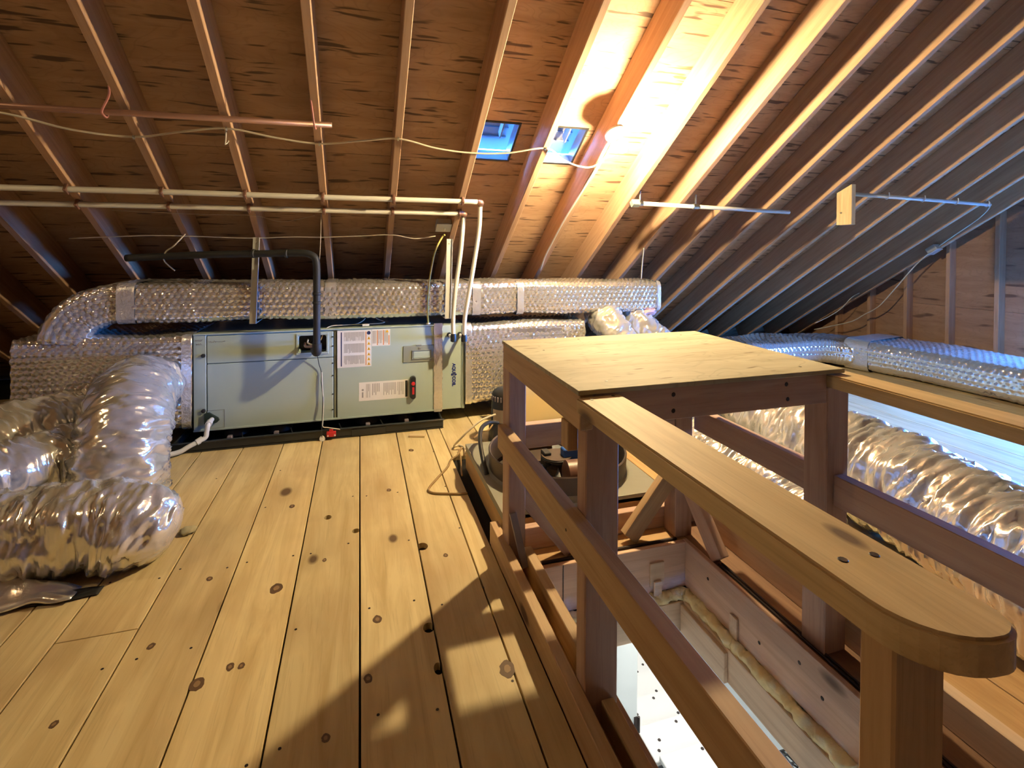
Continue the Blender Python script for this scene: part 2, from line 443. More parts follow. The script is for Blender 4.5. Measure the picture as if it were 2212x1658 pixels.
def sheath(x0, x1, y0, y1, mirror=False, name='plywood_sheet'):
    """sheet lying on top of the rafters between plan lines y0<y1"""
    c = RP((x0+x1)/2, (y0+y1)/2, -RD-TH/2-.001); L = (y1-y0)/CS
    bm = bmesh.new(); g = .0015
    box_bm(bm, (-(x1-x0)/2+g, -L/2+g, -TH/2), ((x1-x0)/2-g, L/2-g, TH/2))
    z = NRM; xx = Vector((1, 0, 0)); yy = z.cross(xx)
    if mirror:
        c = Vector((c.x, 2*RIDGE_Y-c.y, c.z)); z = Vector((0, -NRM.y, NRM.z)); yy = z.cross(xx)
    M = Matrix(((xx.x, yy.x, z.x, c.x), (xx.y, yy.y, z.y, c.y), (xx.z, yy.z, z.z, c.z), (0, 0, 0, 1)))
    return bmobj(name, bm, M_PLY, ceiling, M)
rows = [5.75, 5.03, 4.022, 3.015, 2.007, 1.0, -.008, RIDGE_Y-.16]
for r in range(len(rows)-1):
    offs = [-4.6, -2.65, -.21, 2.21, 4.66, 5.74] if r % 2 else [-4.6, -3.86, -1.43, 1.022, 3.42, 5.74]
    for k in range(len(offs)-1):
        s = sheath(offs[k], offs[k+1], rows[r+1], rows[r])
        cs = []
        for (vx0, vx1) in VENTS:
            if offs[k]-.3 < vx0 < offs[k+1] and rows[r+1]-.1 < VY0 < rows[r]:
                c = RP((vx0+vx1)/2, (VY0+VY1)/2, -RD); L = (VY1-VY0)/CS
                bm = bmesh.new(); box_bm(bm, (-(vx1-vx0)/2, -L/2, -.1), ((vx1-vx0)/2, L/2, .1))
                xx = Vector((1, 0, 0)); yy = NRM.cross(xx)
                cs.append(bmobj('cutter', bm, None, None, Matrix(((xx.x, yy.x, NRM.x, c.x), (xx.y, yy.y, NRM.y, c.y), (xx.z, yy.z, NRM.z, c.z), (0, 0, 0, 1)))))
        if cs: cut(s, cs)
    for k in range(4):
        sheath(-4.6+k*2.585, -4.6+(k+1)*2.585, rows[r+1], rows[r], True)
# shingle layer above the sheathing keeps daylight out everywhere but at the vents
def roof_layer(mirror):
    bm = bmesh.new()
    def P(x, y):
        p = RP(x, y, -RD-.03)
        return Vector((p.x, 2*RIDGE_Y-p.y, p.z)) if mirror else p
    xs = [XL-.2] + ([] if mirror else [v for p in VENTS for v in p]) + [XR+.2]
    ys = [6.0] + ([] if mirror else [VY1, VY0]) + [RIDGE_Y]
    for i in range(len(xs)-1):
        for j in range(len(ys)-1):
            if not mirror and j == 1 and i in (1, 3): continue
            q = [P(xs[i], ys[j]), P(xs[i+1], ys[j]), P(xs[i+1], ys[j+1]), P(xs[i], ys[j+1])]
            bm.faces.new([bm.verts.new(v) for v in q])
    return bmobj('shingle_layer', bm, plain('asphalt', (.05, .05, .055), .9) if 'asphalt' not in bpy.data.materials else bpy.data.materials['asphalt'], ceiling)
roof_layer(False); roof_layer(True)

# ---- gable walls
def gable(name, xin, xout, win=None):
    """panel wall from floor to the slopes, with an optional window (y0,y1,z0,z1)"""
    root = empty(name, ((xin+xout)/2, RIDGE_Y, 0), kind='structure')
    sgn = 1 if xout > xin else -1
    def half(z):                                   # half width of the gable at height z (outer face of sheathing)
        return (3.6+RD/CS+.012-z)/S - RIDGE_Y
    zs = [-.2, .62, 1.83, 3.04, 4.34]
    for i in range(len(zs)-1):
        z0, z1 = zs[i]+.0015, zs[i+1]-.0015
        h0, h1 = half(z0), max(0.01, half(z1))
        segs = [(-1, 0), (0, 1)]
        ycuts = [(-h0, -h1, 0, 0), (0, 0, h0, h1)]
        for (a0, a1, b0, b1) in ycuts:
            pts = [(RIDGE_Y+a0, z0), (RIDGE_Y+b0, z0), (RIDGE_Y+b1, z1), (RIDGE_Y+a1, z1)]
            cy = sum(p[0] for p in pts)/4; cz = sum(p[1] for p in pts)/4
            # local X = world Y, local Y = world Z
            V = [(p[0]-cy, p[1]-cz, t) for t in (0, .013) for p in pts]
            F = [(3, 2, 1, 0), (4, 5, 6, 7)] + [(k, (k+1) % 4, 4+(k+1) % 4, 4+k) for k in range(4)]
            M = Matrix(((0, 0, sgn, xin+sgn*.09), (1, 0, 0, cy), (0, 1, 0, cz), (0, 0, 0, 1)))
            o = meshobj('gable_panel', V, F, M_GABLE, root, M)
            if win and z0 < win[3] and z1 > win[2]:
                b2 = bmesh.new(); box_bm(b2, (-.3, win[0]-RIDGE_Y, win[2]), (.3, win[1]-RIDGE_Y, win[3]))
                c = bmobj('cutter', b2, None, None, Matrix.Translation((xin+sgn*.09, RIDGE_Y, 0)))
                cut(o, [c])
    y = 3.62 + .41*4
    while y > -6.4:
        top = (3.6-abs(y-RIDGE_Y)*S + RIDGE_Y*-S) if True else 0
        if top > .15 and not (win and win[0]-.03 < y < win[1]+.03):
            beam('stud', (xin+sgn*.045, y, .04), (xin+sgn*.045, y, min(top+.10, 4.2)), .038, .089, M_RAFTER, root, (sgn, 0, 0))
        y -= .41
    for s in (1, -1):                               # sole plate halves
        beam('sole_plate', (xin+sgn*.045, RIDGE_Y, .02), (xin+sgn*.045, RIDGE_Y+s*5.9, .02), .089, .038, M_RAFTER, root)
    return root
WIN = (1.05, 2.75, .14, 1.02)
gr = gable('wall_right', 5.65, 5.74, WIN)
gl = gable('wall_left', -4.51, -4.60)
# gable window (out of the frame, lets the blue daylight in)
w1 = empty('window_1', (5.70, 1.9, .14), kind='structure')
for y in (WIN[0], WIN[1]): box('window_jamb', (5.62, y-.03, WIN[2]-.03), (5.78, y+.03, WIN[3]+.03), M_WHITE, w1)
for z in (WIN[2], WIN[3]): box('window_rail', (5.62, WIN[0]+.03, z-.03), (5.78, WIN[1]-.03, z+.03), M_WHITE, w1)
box('window_rail', (5.70, WIN[0]+.03, .565), (5.74, WIN[1]-.03, .595), M_WHITE, w1)
for z0, z1 in ((WIN[2]+.03, .565), (.595, WIN[3]-.03)):
    box('window_pane', (5.718, WIN[0]+.03, z0), (5.722, WIN[1]-.03, z1), M_GLASS, w1, 0)
# outside skin: siding over the gables, soffits at the eaves
M_SIDE = plain('outer_siding', (.45, .44, .42), .8)
def siding(par, x, win=None):
    zt = 3.6+RD/CS+.05-S*RIDGE_Y; hb = (zt+.25)/S
    pts = [(RIDGE_Y-hb, -.25), (RIDGE_Y+hb, -.25), (RIDGE_Y, zt)]
    V = [(x+d, p[0], p[1]) for d in (0, .012) for p in pts]
    o = meshobj('outer_siding', V, [(0, 1, 2), (5, 4, 3), (0, 3, 4, 1), (1, 4, 5, 2), (2, 5, 3, 0)], M_SIDE, par)
    if win:
        b2 = bmesh.new(); box_bm(b2, (x-.2, win[0], win[2]), (x+.2, win[1], win[3])); cut(o, [bmobj('cutter', b2, None)])
siding(gr, 5.756, WIN); siding(gl, -4.63)
for y0, y1 in ((5.45, 6.1), (-7.7, -7.05)):
    box('soffit', (XL-.1, y0, -.26), (XR+.1, y1, -.20), M_SIDE, ceiling, 0)
    box('fascia', (XL-.1, 5.76 if y0 > 0 else -7.40, -.22), (XR+.1, 5.80 if y0 > 0 else -7.36, .12), M_SIDE, ceiling, 0)

# ground outside, far below the gable window
n_ = 48
gd = meshobj('ground', [(120*math.cos(2*PI*k/n_), 120*math.sin(2*PI*k/n_), -6.0) for k in range(n_)], [tuple(range(n_))], rough_paint('bare_ground', (.030, .022, .017), .95, 3, .2, .5))
tag(gd, kind='structure')
# ---- hall below the hatch
HZ0, HZ1 = -2.65, -.34
HALLX0, HALLX1, HALLY0, HALLY1 = .35, 2.90, -.4, 5.2
tag(box('floor', (HALLX0-.1, HALLY0-.1, HZ0-.1), (HALLX1+.1, HALLY1+.1, HZ0), M_HALL, None, 0), kind='structure')
tag(box('wall_hall_left', (HALLX0-.1, HALLY0-.1, HZ0), (HALLX0, HALLY1+.1, HZ1), M_HALL, None, 0), kind='structure')
tag(box('wall_hall_right', (HALLX1, HALLY0-.1, HZ0), (HALLX1+.1, HALLY1+.1, HZ1), M_HALL, None, 0), kind='structure')
tag(box('wall_hall_far', (HALLX0, HALLY1, HZ0), (HALLX1, HALLY1+.1, HZ1), M_HALL, None, 0), kind='structure')
tag(box('wall_hall_near', (HALLX0, HALLY0-.1, HZ0), (HALLX1, HALLY0, HZ1), M_HALL, None, 0), kind='structure')
hc = slab_with_holes('ceiling', HALLX0-.1, HALLX1+.1, HALLY0-.1, HALLY1+.1, HZ1, HZ1+.02, [(HX0+.03, HX1-.03, HY0+.03, HY1-.03)], M_HALL); tag(hc, kind='structure')
for i, (lx, ly) in enumerate(((2.0, 2.3), (2.0, 3.9), (1.9, .6))):
    t = empty('ceiling_light', (lx, ly, HZ1), ('white round hall ceiling light beyond the hatch, nearest the white door', 'white round hall ceiling light at the far end of the hall', 'white round hall ceiling light under the attic floor beside the hatch')[i], 'light', 'hall ceiling lights')
    lathe('light_base', (lx, ly, HZ1), (0, 0, -1), [(0, .15), (.03, .15)], M_WHITE, t)
    lathe('diffuser', (lx, ly, HZ1-.03), (0, 0, -1), [(0, .14), (.03, .12), (.045, .06)], M_HALLL, t)
# white steps seen through the hatch
st = empty('staircase', (2.4, 3.2, HZ0), 'white painted steps with dark screws seen down through the hatch', 'stairs')
for k in range(-4, 6):
    y0 = 2.95+k*.27; z = HZ0+.62-k*.075
    tr = box('tread', (1.74, y0, z-.03), (2.30, y0+.238, z), M_STEP, st, .004)
    box('riser', (1.74, y0+.01, HZ0), (2.30, y0+.03, z-.03), M_RISER, st, 0)
    for xx, yy in ((1.80, .06), (1.84, .12), (2.12, .05), (2.20, .1), (2.02, .2)):
        lathe('screw', (xx, y0+yy, z), (0, 0, 1), [(0, .011), (.003, .009)], M_NAIL, tr, 8)
d1 = tag(empty('door_1', (1.55, 3.0, HZ0)), kind='structure')
box('door_leaf', (1.12, 2.86, HZ0), (1.715, 2.90, HZ1-.15), M_HALL, d1, .003)
for z in (-2.3, -1.87, -.8):
    box('hinge', (1.69, 2.852, z-.05), (1.722, 2.86, z+.05), M_NAIL, d1, .001)
    lathe('hinge_pin', (1.722, 2.852, z-.05), (0, 0, 1), [(0, .008), (.1, .008)], M_NAIL, d1, 8)
# black ribbed fixture low on the hall wall
bk = empty('wall_fixture', (2.80, 2.62, -2.25), 'black ribbed round fixture low on the white hall wall, under the newel', 'fixture')
lathe('fixture_base', (2.9, 2.60, -2.33), (-1, 0, 0), [(0, .07), (.03, .07), (.05, .03), (.10, .03)], M_BLACK, bk)
for k in range(14):
    a = 2*PI*k/14
    tube('rib', [(2.78+.02*math.cos(a), 2.60+.04*math.cos(a), -2.26+.04*math.sin(a)), (2.74, 2.60+.115*math.cos(a), -2.25+.115*math.sin(a)), (2.66, 2.60+.12*math.cos(a), -2.24+.12*math.sin(a))], .006, M_BLACK, bk, 6)
bmt = bpy.data.meshes  # rim
P = [Vector((2.66, 2.60+.12*math.cos(2*PI*k/24), -2.24+.12*math.sin(2*PI*k/24))) for k in range(25)]
tube('rim', P, .009, M_BLACK, bk, 8, False)

# ================================================================== DUCTS
def rrect(hw, hh, r, step):
    """rounded rectangle, points (b, n, nb, nn, u) with hw along b and hh along n"""
    out = []; u = 0
    def add(b, n, nb, nn): out.append((b, n, nb, nn, 0))
    corners = [(hw-r, hh-r, 0), (-(hw-r), hh-r, PI/2), (-(hw-r), -(hh-r), PI), (hw-r, -(hh-r), 1.5*PI)]
    na = max(3, int(r*PI/2/step)+1)
    pts = []
    for ci, (cx, cy, a0) in enumerate(corners):
        for k in range(na+1):
            a = a0+PI/2*k/na; pts.append((cx+r*math.cos(a), cy+r*math.sin(a), math.cos(a), math.sin(a)))
        nx, ny, na0 = corners[(ci+1) % 4]
        e0 = pts[-1]; e1 = (nx+r*math.cos(na0), ny+r*math.sin(na0))
        L = math.hypot(e1[0]-e0[0], e1[1]-e0[1]); m = int(L/step)
        for k in range(1, m):
            f = k/m; pts.append((e0[0]+(e1[0]-e0[0])*f, e0[1]+(e1[1]-e0[1])*f, e0[2], e0[3]))
    return np.array(pts)
def bubble_duct(name, path, hw, hh, r, mat, parent=None, sp=.037, amp=.0085, step=.0085, seed=0, upv=(0, 0, 1), scale_fn=None, flat=()):
    P = resample(catmull(path, 16), step); F = frames(P, upv); nr = len(P)
    sec = rrect(hw, hh, r, step); ns = len(sec)
    du = np.hypot(*np.diff(np.vstack([sec[:, :2], sec[:1, :2]]), axis=0).T); u = np.concatenate([[0], np.cumsum(du)[:-1]])
    s = np.arange(nr)*step
    Pn = np.array([tuple(p) for p in P]); Nn = np.array([tuple(f[1]) for f in F]); Bn = np.array([tuple(f[2]) for f in F])
    U, Sg = np.meshgrid(u, s)
    rowh = sp*.9; row = np.floor(U/rowh); fu = (U/rowh-row)-.5
    fs = ((Sg/sp+.5*(row % 2)) % 1)-.5
    d2 = (fu*rowh)**2+(fs*sp)**2; rb = sp*.44
    disp = amp*np.sqrt(np.maximum(0, 1-d2/rb**2))
    rg = np.random.RandomState(seed); vary = rg.rand(400, 4000)
    disp *= .55+.7*vary[(row.astype(int)) % 400, (np.floor(Sg/sp+.5*(row % 2)).astype(int)) % 4000]
    for (a, b) in flat:                             # taped stretches without bubbles
        disp *= 1-((Sg > a) & (Sg < b))*.9
    for k in range(6):
        fx, fu_, ph = rg.uniform(3, 14), rg.uniform(2, 12), rg.uniform(0, 6)
        disp += .0022*np.sin(Sg*fx+U*fu_+ph)
    sc = np.ones((nr, 1)) if scale_fn is None else np.array([[scale_fn(x)] for x in s])
    b = sec[:, 0][None]*sc+sec[:, 2][None]*disp; n = sec[:, 1][None]*sc+sec[:, 3][None]*disp
    V = Pn[:, None, :]+Bn[:, None, :]*b[..., None]+Nn[:, None, :]*n[..., None]
    c = V[0, 0].copy(); V = V-c
    return fastmesh(name, V, nr, ns, mat, parent, Matrix.Translation(Vector(c.tolist())))
def band(name, path_pt, t, hw, hh, r, w, parent, mat=None, upv=(0, 0, 1)):
    """flat tape band round a rectangular duct"""
    p = Vector(path_pt); t = Vector(t).normalized()
    P = [p-t*w/2+t*(w*i/6) for i in range(7)]; F = frames(P, upv); sec = rrect(hw, hh, r, .012); rr = random.Random(int(p.x*1000))
    V = []
    for q, (tt, n, b) in zip(P, F):
        for (sb, sn, nb, nn) in sec:
            e = rr.uniform(0, .0035); V.append(tuple(q+b*(sb+nb*e)+n*(sn+nn*e)))
    return fastmesh(name, np.array(V), 7, len(sec), mat or M_TAPE, parent, None, True, False)

# trunk duct with its elbow at the left end
trunk = empty('trunk_duct', (.4, 3.65, .73), 'long foil bubble wrapped duct running above the air handler, elbow at its left', 'duct')
TZ = lambda x: .862-.0105*(x+1.3)
bubble_duct('duct_run', [(2.24, 3.66, TZ(2.24)), (1.2, 3.66, TZ(1.2)), (0, 3.66, TZ(0)), (-1.30, 3.66, TZ(-1.3))], .205, .113, .05, M_FOIL, trunk, seed=1)
bubble_duct('elbow', [(-1.28, 3.66, .864), (-1.42, 3.655, .858), (-1.55, 3.64, .80), (-1.615, 3.62, .71), (-1.625, 3.62, .655)], .20, .112, .05, M_FOIL, trunk, seed=2)
for x, w in ((-1.30, .09), (-.18, .07), (.78, .06), (1.10, .05)):
    band('tape_band', (x, 3.66, TZ(x)), (1, 0, 0), .212, .120, .052, w, trunk)
band('tape_band', (2.232, 3.66, TZ(2.24)), (1, 0, 0), .211, .119, .05, .03, trunk)
# plenums
rp = empty('return_plenum', (-1.4, 3.72, .1), 'foil bubble wrapped plenum box at the left end of the air handler', 'duct')
bubble_duct('plenum_body', [(-1.83, 3.72, .40), (-1.5, 3.72, .395), (-1.2, 3.72, .39), (-.965, 3.72, .388)], .29, .275, .045, M_FOIL, rp, seed=3)
band('tape_band', (-.985, 3.72, .388), (1, 0, 0), .298, .284, .045, .05, rp)
sp_ = empty('supply_plenum', (1.1, 3.72, .1), 'foil bubble wrapped plenum box at the right end of the air handler', 'duct')
bubble_duct('plenum_body', [(.70, 3.72, .385), (1.0, 3.72, .387), (1.3, 3.72, .388), (1.60, 3.72, .388)], .285, .275, .05, M_FOIL, sp_, seed=4)
band('tape_band', (.72, 3.72, .386), (1, 0, 0), .292, .283, .05, .045, sp_)
# long low duct along the right gable
ld = empty('floor_duct', (5.1, 3.4, 0), 'low foil bubble wrapped duct lying on the floor along the right gable wall', 'duct')
bubble_duct('duct_run', [(5.16, 1.3, .14), (5.14, 2.4, .15), (5.10, 3.3, .155), (4.98, 3.9, .155)], .33, .135, .07, M_FOIL, ld, sp=.05, amp=.008, step=.0125, seed=5)
bubble_duct('branch_run', [(4.98, 3.88, .15), (4.7, 4.2, .15), (4.2, 4.35, .14), (3.5, 4.4, .12)], .30, .11, .07, M_FOIL, ld, sp=.05, amp=.008, step=.0125, seed=6)
band('tape_band', (5.0, 3.86, .155), (-.2, 1, 0), .345, .15, .07, .22, ld)

def flex(name, path, r, label, seed=0, pleat=.012, lump=.02, clamp=True, ds=.0062, seg=64, cat='flexible duct', end_round=False, group=None, flatten=1.0):
    P = resample(catmull(path, 14), ds); F = frames(P); nr = len(P); V = np.zeros((nr, seg, 3))
    nz = noise.noise
    for i, (p, (t, n, b)) in enumerate(zip(P, F)):
        s = i*ds; e = 1.0
        if end_round:
            q = (nr-1-i)*ds/(r*.9)
            if q < 1: e = math.sqrt(max(0.0, 1-(1-q)**2))*.97+.03
        ring = .010*math.sin(s*2*PI/.11+seed)
        for k in range(seg):
            a = 2*PI*k/seg; ca, sa = math.cos(a), math.sin(a)
            w1 = nz((s*26+seed*9+1.2*nz((ca*2, sa*2, s*5)), ca*1.1, sa*1.1)); w2 = nz((s*6+seed*5, ca*1.8+4, sa*1.8)); w3 = nz((s*75+seed, ca*2.6+9, sa*2.6)); w4 = nz((s*120+seed*3, ca*5, sa*5+7))
            d = pleat*(.5-abs(w1)*2.2)+lump*w2-pleat*.85*abs(w3)+pleat*.22*w4+ring*.3
            V[i, k] = p+(n*ca*flatten+b*sa)*(r*e+d*min(1, e+.2))
    if clamp: V[..., 2] = np.maximum(V[..., 2], .004+.003*np.abs(np.sin(V[..., 0]*40)))
    c = V[0, 0].copy()
    root = empty(name, path[0], label, cat, group)
    fastmesh('duct_jacket', V-c, nr, seg, M_FLEX, root, Matrix.Translation(Vector(c.tolist())))
    return root
fa = flex('flexible_duct', [(-1.19, 3.40, .37), (-1.175, 3.22, .375), (-1.135, 3.02, .31), (-1.11, 2.90, .17), (-1.105, 2.88, -.02)], .198, 'fat foil flexible duct arching from the return plenum down into the floor', 1, .014, .018)
fb = flex('flexible_duct', [(-1.50, 3.42, .22), (-1.62, 3.2, .24), (-1.80, 2.98, .22), (-2.1, 2.75, .2), (-2.5, 2.6, .2)], .17, 'foil flexible duct leaving the frame behind the arching duct, upper left', 2, .012, .02)
fc = flex('flexible_duct', [(-1.34, 3.06, .15), (-1.50, 2.78, .17), (-1.75, 2.62, .18), (-2.2, 2.5, .18)], .16, 'foil flexible duct low at the left edge, between the arching duct and the floor duct', 3, .014, .02)
fd = flex('flexible_duct', [(-2.4, 2.16, .175), (-1.7, 2.19, .16), (-1.25, 2.235, .152), (-.98, 2.255, .150), (-.82, 2.25, .125), (-.70, 2.22, .06)], .160, 'crumpled foil flexible duct lying on the planks, its rounded end going into the floor', 4, .016, .022, end_round=True)
# torn foil skirt and black sheet standing in for the shade below the floor duct
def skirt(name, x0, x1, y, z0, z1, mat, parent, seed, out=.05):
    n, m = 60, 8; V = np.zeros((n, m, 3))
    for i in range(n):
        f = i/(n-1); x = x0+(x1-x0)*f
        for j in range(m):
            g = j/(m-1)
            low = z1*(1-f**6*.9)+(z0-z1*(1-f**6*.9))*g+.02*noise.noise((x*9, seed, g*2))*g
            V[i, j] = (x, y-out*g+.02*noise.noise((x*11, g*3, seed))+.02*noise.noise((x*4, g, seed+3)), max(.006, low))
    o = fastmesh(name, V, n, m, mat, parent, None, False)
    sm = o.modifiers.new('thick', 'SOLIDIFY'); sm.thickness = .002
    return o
skirt('torn_skirt', -1.75, -.93, 2.115, .012, .085, M_FLEX, fd, 3, .075)
skirt('black_shade_sheet', -1.9, -.86, 2.10, .002, .035, M_BLACK, fd, 8, .05)
# right side flexible ducts
fe = flex('flexible_duct', [(2.62, 3.25, .20), (2.45, 2.85, .20), (2.28, 2.40, .21), (2.20, 2.0, .21), (2.16, 1.6, .215), (2.06, 1.2, .21), (1.93, .85, .20), (1.84, .4, .2), (1.8, -.2, .2)], .215, 'fat foil flexible duct curving past the right guard rail on the floor', 5, .021, .02, ds=.0075)
ff = flex('flexible_duct', [(2.15, 3.25, .15), (1.92, 2.9, .14), (1.80, 2.5, .13), (1.75, 2.1, .13), (1.74, 1.75, .13), (1.70, 1.50, .12)], .115, 'thin crinkled foil flexible duct beside the hatch, inside the fat one', 6, .014, .012)
fg = flex('flexible_duct', [(1.80, 3.60, .72), (1.80, 3.52, .66), (1.84, 3.42, .56), (1.92, 3.34, .40), (2.0, 3.3, .2), (2.02, 3.3, .05)], .125, 'short foil flexible duct dropping from the trunk duct beside the supply plenum', 7, .012, .02)
fh = flex('flexible_duct', [(2.07, 3.64, .70), (2.08, 3.56, .64), (2.16, 3.46, .54), (2.30, 3.40, .40), (2.42, 3.36, .2), (2.46, 3.35, .05)], .115, 'short foil flexible duct dropping from the right end of the trunk duct', 8, .012, .02)
# pink fibreglass tuft
bm = bmesh.new(); bmesh.ops.create_icosphere(bm, subdivisions=4, radius=1)
for v in bm.verts:
    n = noise.noise(v.co*3.1)*.35+noise.noise(v.co*8)*.2; v.co *= 1+n
tag(bmobj('insulation_tuft', bm, M_PINK, None, Matrix.Translation((2.14, 3.50, .70)) @ Matrix.Diagonal((.085, .05, .035, 1)), True), 'pink fibreglass tuft sticking out under the end of the trunk duct', 'insulation')

# ================================================================== AIR HANDLER
UY = 3.45
ah = empty('air_handler', (-.23, 3.72, .09), 'grey green air handler cabinet lying on its side in a black pan', 'air handler')
AX0, AX1, AZ0, AZ1 = -.956, .492, .088, .668
box('cabinet', (AX0, UY+.012, AZ0), (AX1, 4.02, AZ1), M_UNIT, ah, .004)
def panel(name, x0, x1, z0, z1, d=.012, mat=M_UNIT, par=ah, y=UY, bev=.003):
    return box(name, (x0, y, z0), (x1, y+d, z1), mat, par, bev)
box('dark_seam_backing', (AX0+.02, UY+.0085, AZ0+.006), (AX1-.004, UY+.0125, AZ1-.016), M_SEAM, ah, 0)  # dark sheet added behind the panels so their seams read as shaded gaps
panel('frame_strip', AX0, -.887, AZ0, AZ1-.004)
lower = panel('access_panel', -.883, -.164, AZ0+.002, .486)
upper = panel('access_panel', -.883, -.164, .490, AZ1-.012)
# conduit pocket cut in the upper panel
b2 = bmesh.new(); box_bm(b2, (-.372, UY-.02, .526), (-.204, UY+.11, .636), .014)
c2 = bmobj('cutter', b2, None); cut(upper, [c2])
gk = [o for o in ah.children if o.name.startswith('dark_seam_backing')][0]
gkc = bmesh.new(); box_bm(gkc, (-.372, UY-.02, .526), (-.204, UY+.11, .636), .014); cut(gk, [bmobj('cutter', gkc, None)])
cabc = bmesh.new(); box_bm(cabc, (-.372, UY-.02, .526), (-.204, UY+.11, .636), .014)
cab = [o for o in ah.children if o.name.startswith('cabinet')][0]
cut(cab, [bmobj('cutter', cabc, None)])
def ringframe(name, x0, x1, z0, z1, w, y, d, mat, par):
    bm = bmesh.new()
    for (a, b, c_, e) in ((x0, x1, z1-w, z1), (x0, x1, z0, z0+w), (x0, x0+w, z0+w, z1-w), (x1-w, x1, z0+w, z1-w)):
        box_bm(bm, (a, y, c_), (b, y+d, e), .0015)
    return bmobj(name, bm, mat, par)
ringframe('pocket_frame', -.384, -.192, .514, .648, .013, UY-.005, .008, M_UNIT, upper)
box('pocket_back', (-.372, UY+.09, .526), (-.204, UY+.1, .636), M_BLACK, ah, 0)
panel('centre_post', -.160, -.143, AZ0+.002, AZ1-.012, .004, M_UNITD, ah, UY+.008)
right = panel('access_panel', -.140, .488, AZ0+.004, AZ1-.006)
for z in (.15, .25, .37, .45, .56, .62):
    lathe('screw', (-.168, UY, z), (0, -1, 0), [(0, .005), (.003, .004)], M_SEAM, ah, 8)
for z in (.540, .207):
    lathe('knob', (-.902, UY, z), (0, -1, 0), [(0, .012), (.008, .012), (.012, .006)], M_BLACK, ah, 14)
box('top_flange', (AX0, UY-.004, AZ1-.004), (AX1, UY+.03, AZ1+.004), M_UNIT, ah, .001)
box('bottom_flange', (AX0, UY-.006, AZ0-.004), (AX1, UY+.01, AZ0+.006), M_UNIT, ah, .001)
# drain knockout plate with its triangular cap
ringframe('knockout_plate', -.883, -.787, .094, .207, .003, UY-.002, .004, M_UNITD, ah)
V = [(-.895, .190), (-.872, .196), (-.822, .160), (-.816, .146), (-.828, .134), (-.888, .122), (-.896, .130)]
Vv = [(x, UY-.014, z) for x, z in V]+[(x, UY+.002, z) for x, z in V]; n_ = len(V)
meshobj('drain_cap', Vv, [tuple(range(n_)), tuple(range(2*n_-1, n_-1, -1))]+[((k+1) % n_, k, n_+k, n_+(k+1) % n_) for k in range(n_)], plain('drain_cap_green', (.012, .03, .02), .5), ah)
# latch plate, handle
lp = panel('latch_plate', .276, .486, .424, .537, .006, M_UNITD, ah, UY-.005, .004)
ringframe('latch_rim', .335, .468, .445, .505, .004, UY-.010, .006, M_UNITD, lp)
panel('latch_slot', .345, .458, .452, .498, .003, M_UNIT, lp, UY-.007)
panel('latch_tab', .36, .40, .535, .545, .01, M_UNITD, lp, UY-.008)
lathe('latch_screw', (.385, UY-.005, .517), (0, -1, 0), [(0, .008), (.004, .006)], M_GALV, lp, 10)
bm = bmesh.new()
for i, a in enumerate([0]):
    pass
hv = []; hn = 24
for k in range(hn):
    a = 2*PI*k/hn; hx = .0175*math.cos(a); hz = .0175*math.sin(a)+(.0575 if math.sin(a) >= 0 else -.0575); hv.append((hx, hz))
Vv = [(.342+x, UY-.022, .256+z) for x, z in hv]+[(.342+x*1.15, UY+.001, .256+z*1.04) for x, z in hv]
hd = meshobj('handle', Vv, [tuple(range(hn)), tuple(range(2*hn-1, hn-1, -1))]+[((k+1) % hn, k, hn+k, hn+(k+1) % hn) for k in range(hn)], M_BLACK, ah)
lathe('handle_button', (.342, UY-.022, .285), (0, -1, 0), [(0, .013), (.006, .012), (.008, .006)], M_RED1, hd, 16)
panel('handle_plate', .336, .349, .213, .262, .002, M_RED1, hd, UY-.0235, .0006)
# printed labels
def flat(name, quads, mat, par, y):
    V = []; F = []
    for (x0, x1, z0, z1) in quads:
        b = len(V); V += [(x0, y, z0), (x1, y, z0), (x1, y, z1), (x0, y, z1)]; F.append((b, b+1, b+2, b+3))
    return meshobj(name, V, F, mat, par)
def textlines(x0, x1, z0, z1, nx, gap=.5, rr=None, fill=.9):
    """columns of print running upwards (the sheet is turned on its side)"""
    q = []; w = (x1-x0)/nx
    for i in range(nx):
        L = (z1-z0)*(rr.uniform(.45, 1) if rr.random() < .35 else fill)
        q.append((x0+i*w, x0+i*w+w*gap, z1-L, z1))
    return q
rr = random.Random(3)
wl = panel('warning_label', -.139, .073, .416, .655, .001, M_PAPER, ah, UY-.001, 0)
flat('print_bar', [(-.118, -.111, .425, .646)], M_NAVY, wl, UY-.0013)
flat('print_bar', [(.036, .041, .425, .646)], M_ORANGE, wl, UY-.0013)
for a, b in ((.43, .493), (.504, .570), (.582, .645)):
    tl = flat('print_lines', textlines(-.098, .030, a, b, 26, .5, rr), M_INK, wl, UY-.0013); tl['kind'] = 'stuff'
lathe('print_disc', (.056, UY-.001, .636), (0, -1, 0), [(0, .012), (.0005, .012)], M_NAVY, wl, 20)
for z in (.602, .567, .532, .497, .465, .434):
    meshobj('warning_triangle', [(.046, UY-.0014, z-.009), (.067, UY-.0014, z-.009), (.0565, UY-.0014, z+.011)], [(0, 1, 2)], M_WARN, wl)
    meshobj('warning_mark', [(.0545, UY-.0017, z-.005), (.0585, UY-.0017, z-.005), (.0565, UY-.0017, z+.006)], [(0, 1, 2)], M_SEAM, wl)
sl = panel('warning_label', .076, .193, .547, .656, .001, M_PAPER, ah, UY-.001, 0)
for x in (.108, .147, .183):
    flat('print_bar', [(x, x+.005, .552, .650 if x < .18 else .615)], M_ORANGE, sl, UY-.0013)
for a, b in ((.080, .105), (.116, .144), (.155, .180)):
    tl = flat('print_lines', textlines(a, b, .555, .648, 7, .45, rr), M_INK, sl, UY-.0013); tl['kind'] = 'stuff'
